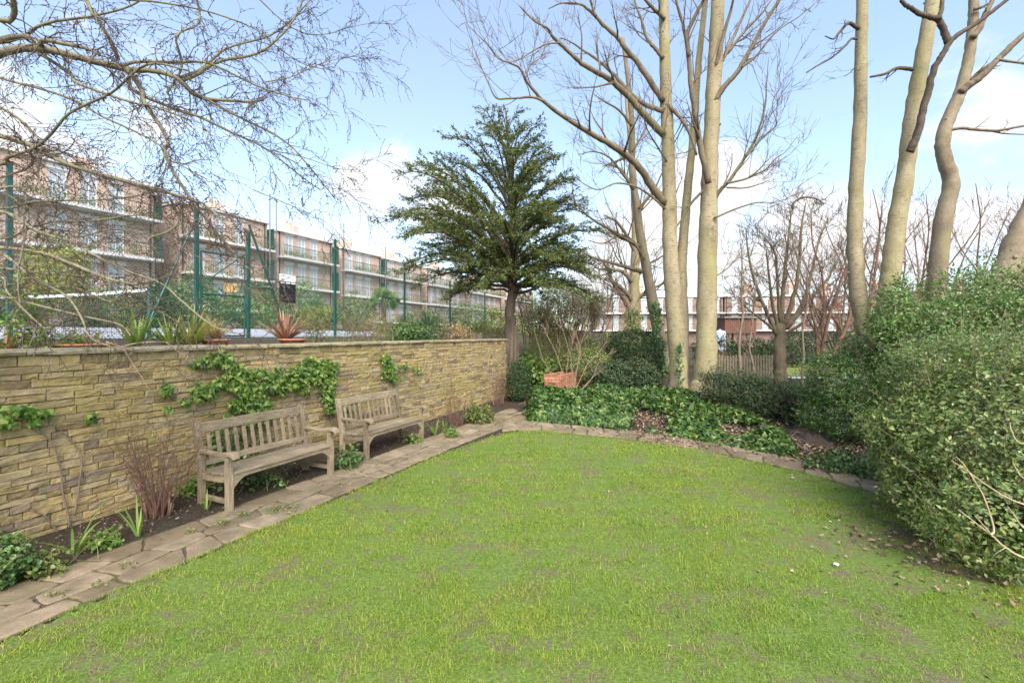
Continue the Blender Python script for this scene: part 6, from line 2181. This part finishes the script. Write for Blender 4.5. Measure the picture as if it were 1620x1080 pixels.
FB = -36.5
rz = pi / 2 - TH
FL = [4.6, 7.3, 10.0]
labs = ['nearest red brick flats with white balcony slabs behind the twigs at left', 'second red brick block behind the court gate, green bands under its balconies', 'third red brick block behind the black board', 'fourth red brick block behind the small palm', 'fifth red brick block partly hidden by the evergreen', 'sixth red brick block of the row, left of the evergreen trunk', 'seventh brick block of the row, just left of the evergreen trunk', 'farthest brick block of the row, seen past the evergreen trunk']
for i, (a, b, dn) in enumerate([(10.9, 18.9, 0), (20.6, 27.9, .2), (28.7, 35.2, 0), (36.7, 43.0, .3), (43.6, 51.5, .5), (52.3, 63, .3), (64.2, 76, .4), (77.5, 92, .4)]):
    zo = [-.1, -.65, -.95, -1.15, -1.2, -1.2, -1.3, -1.4][i]
    w = b - a
    nc = 3 if w < 9 else 5
    if i == 0: cols = [2.8, 4.3, 5.75]
    elif nc == 3: cols = [w * .2 - .0, w * .42, w * .64]
    else: cols = [w * .12, w * .26, w * .42, w * .6, w * .78]
    t = block('brick_flats', labs[i], W(a, FB - dn, zo), rz, w, 8.5, 1.5 - zo, FL, 12.4 if i < 2 else 12.25, cols, 'row of brick flats beyond the tennis court', seed=i)
    if i < 4:                                        # green louvred screen at the far end of the balconies
        for f in FL[1:]:
            m = MB()
            m.box(w - .12, -.95, f + .03, w - .05, -.1, f + 1.9)
            for q in range(9):
                m.box(w - .15, -.93, f + .2 + q * .19, w - .122, -.12, f + .26 + q * .19)
            m.build('balcony_screen', M['green_steel'], t)
    # roof terrace rail and boxes
    m = MB()
    for y in (-.2,):
        m.tube([(0, y, 13.2), (w, y, 13.2)], .02, 5)
        for q in np.arange(0, w + .1, .5):
            m.tube([(q, y, 12.6), (q, y, 13.2)], .012, 4)
    m.build('roof_railing', M['white'], t)
    m = MB()
    cx = w * .68
    m.box(cx - .5, 3, 12.6, cx + .5, 4.6, 14.0)
    for q in range(3):
        m.lathe([(.11, 14.0), (.13, 14.02), (.12, 14.45), (.09, 14.46)], (cx - .3 + q * .3, 3.8, 0), 10)
    m.build('chimney', M['brick'], t)

# the houses facing us across the gardens
rb = [('brick_houses', 'long red brick house with two white bands seen behind the twin stemmed tree', (13.0, 73, 0), 20, -.10, [1.5, 3.6, 6, 8, 10.5, 12.6, 15, 17.2, 19]), ('brick_houses', 'red brick house with white bands seen behind the pollarded tree', (33.2, 71, 0), 20, -.10, [1.5, 3.6, 6, 8.2, 10.8, 13, 15.5, 17.6]), ('brick_houses', 'red brick house seen between the tall trunks at the right', (53.5, 69, 0), 26, -.08, [3, 6.5, 10, 14, 18, 22])]
for i, (nm, lb, loc, w, r_, cols) in enumerate(rb):
    t = block(nm, lb, loc, r_, w, 9, -.5, [2.6, 5.3], 7.75, cols, 'red brick houses across the gardens', seed=20 + i, planted=False, brick='brick_shaded')
    for cx in ([5, 12, 17] if i else [8, 15]):
        m = MB()
        m.box(cx - .6, 4, 7.975, cx + .6, 5.2, 9.9)
        m.box(cx - .7, 3.9, 9.903, cx + .7, 5.3, 10.1)
        for q in range(3):
            m.lathe([(.14, 10.1), (.16, 10.12), (.13, 10.6), (.1, 10.61)], (cx - .38 + q * .38, 4.6, 0), 8)
        m.build('chimney', M['brick'], t)

# picket fence, shed, post and the far lawn
t = thing('picket_fence', 'weathered wooden picket fence behind the trees and dark bushes', 'fence', Vector((9.3, 20.5, 0)))
m = MB()
x0, x1 = (1128 - CX) / F * 20.5, (1232 - CX) / F * 20.5
pf = plain('silvered_timber', (.27, .22, .14), .9)
for i in range(int((x1 - x0) / .125)):
    m = MB()
    x = x0 + i * .125
    h = 1.0 + R.uniform(-.03, .03)
    m.loft([[(x, 20.5, z), (x + w_, 20.5, z), (x + w_, 20.525, z), (x, 20.525, z)] for z, w_ in ((0, .085), (h, .085))] + [[(x + .038, 20.5, h + .06), (x + .047, 20.5, h + .06), (x + .047, 20.525, h + .06), (x + .038, 20.525, h + .06)]])
    wb(m, 'picket', pf, t)
for z in (.25, .8):
    m = MB()
    m.box(x0, 20.53, z, x1, 20.57, z + .08)
    wb(m, 'rail', pf, t)
for x in np.linspace(x0 + .1, x1 - .1, 3):
    m = MB()
    m.box(x - .05, 20.573, 0, x + .05, 20.67, 1.15)
    wb(m, 'post', pf, t)

t = thing('garden_shed', 'rust brown timber store on legs behind the picket fence', 'shed', at(1172, 535, 32))
sb_ = plain('rust_boards', (.17, .08, .052), .85, 0, .12, 3)
a, b = at(1147, 503, 32), at(1197, 527, 32)
for x0_, x1_ in ((a.x, (a.x + b.x) / 2 - .04), ((a.x + b.x) / 2 + .04, b.x)):
    m = MB()
    for q in range(8):
        w_ = (x1_ - x0_) / 8
        m.box(x0_ + q * w_ + .008, 32, b.z, x0_ + (q + 1) * w_ - .008, 33.4, a.z)
    wb(m, 'body', sb_, t)
m = MB()
m.box(a.x - .1, 31.85, a.z + .004, b.x + .1, 33.5, a.z + .09)
wb(m, 'roof', M['roof'], t)
for x in (a.x + .1, (a.x + b.x) / 2, b.x - .1):
    for y in (32.1, 33.2):
        m = MB()
        m.box(x - .05, y - .05, -.1, x + .05, y + .05, b.z - .004)
        wb(m, 'leg', sb_, t)
t = thing('water_tank', 'pale blue grey water tank beside the rust brown store', 'tank', at(1140, 535, 32.2))
m = MB()
c = at(1139, 535, 32.2)
m.lathe([(.02, .9), (.36, .9), (.38, 1.0), (.38, 2.2), (.34, 2.3), (.1, 2.36), (.08, 2.42), (.02, 2.43)], (c.x, c.y, -.1))
wb(m, 'body', plain('blue_grey_plastic', (.42, .47, .55), .5), t, True)
m = MB()
m.box(c.x - .4, c.y - .4, -.1, c.x + .4, c.y + .4, .798)
wb(m, 'stand', sb_, t)
t = thing('timber_post', 'dark timber post leaning to the right at the end of the dark hedge', 'post', at(1318, 572, 26))
m = MB()
p0, p1 = at(1316, 575, 26), at(1330, 515, 26)
m.loft([[p + Vector((dx, dy, 0)) for dx, dy in ((-.12, -.12), (.12, -.12), (.12, .12), (-.12, .12))] for p in (p0 + Vector((0, 0, -.2)), p1)])
m.loft([[p + Vector((dx, dy, 0)) for dx, dy in ((-.15, -.15), (.15, -.15), (.15, .15), (-.15, .15))] for p in (p1, p1 + Vector((0, 0, .06)))])
wb(m, 'shaft', M['bark_dark'], t)
k = NT('far_grass')
k.col(k.ramp(k.noise(3, 6, .7), [(.3, (.15, .18, .03)), (.7, (.30, .31, .08))]))
m = MB()
m.add([(13, 21.2, .02), (23, 21.2, .02), (24, 29, .02), (15.5, 29, .02)], [(0, 1, 2, 3)])
tag(m.build('far_lawn', k.m), kind='structure')
m = MB()
m.add([(12.5, 20.3, .015), (23, 20.3, .015), (23, 21.15, .015), (12.5, 21.15, .015)], [(0, 1, 2, 3)])
tag(m.build('far_path', M['concrete']), kind='structure')
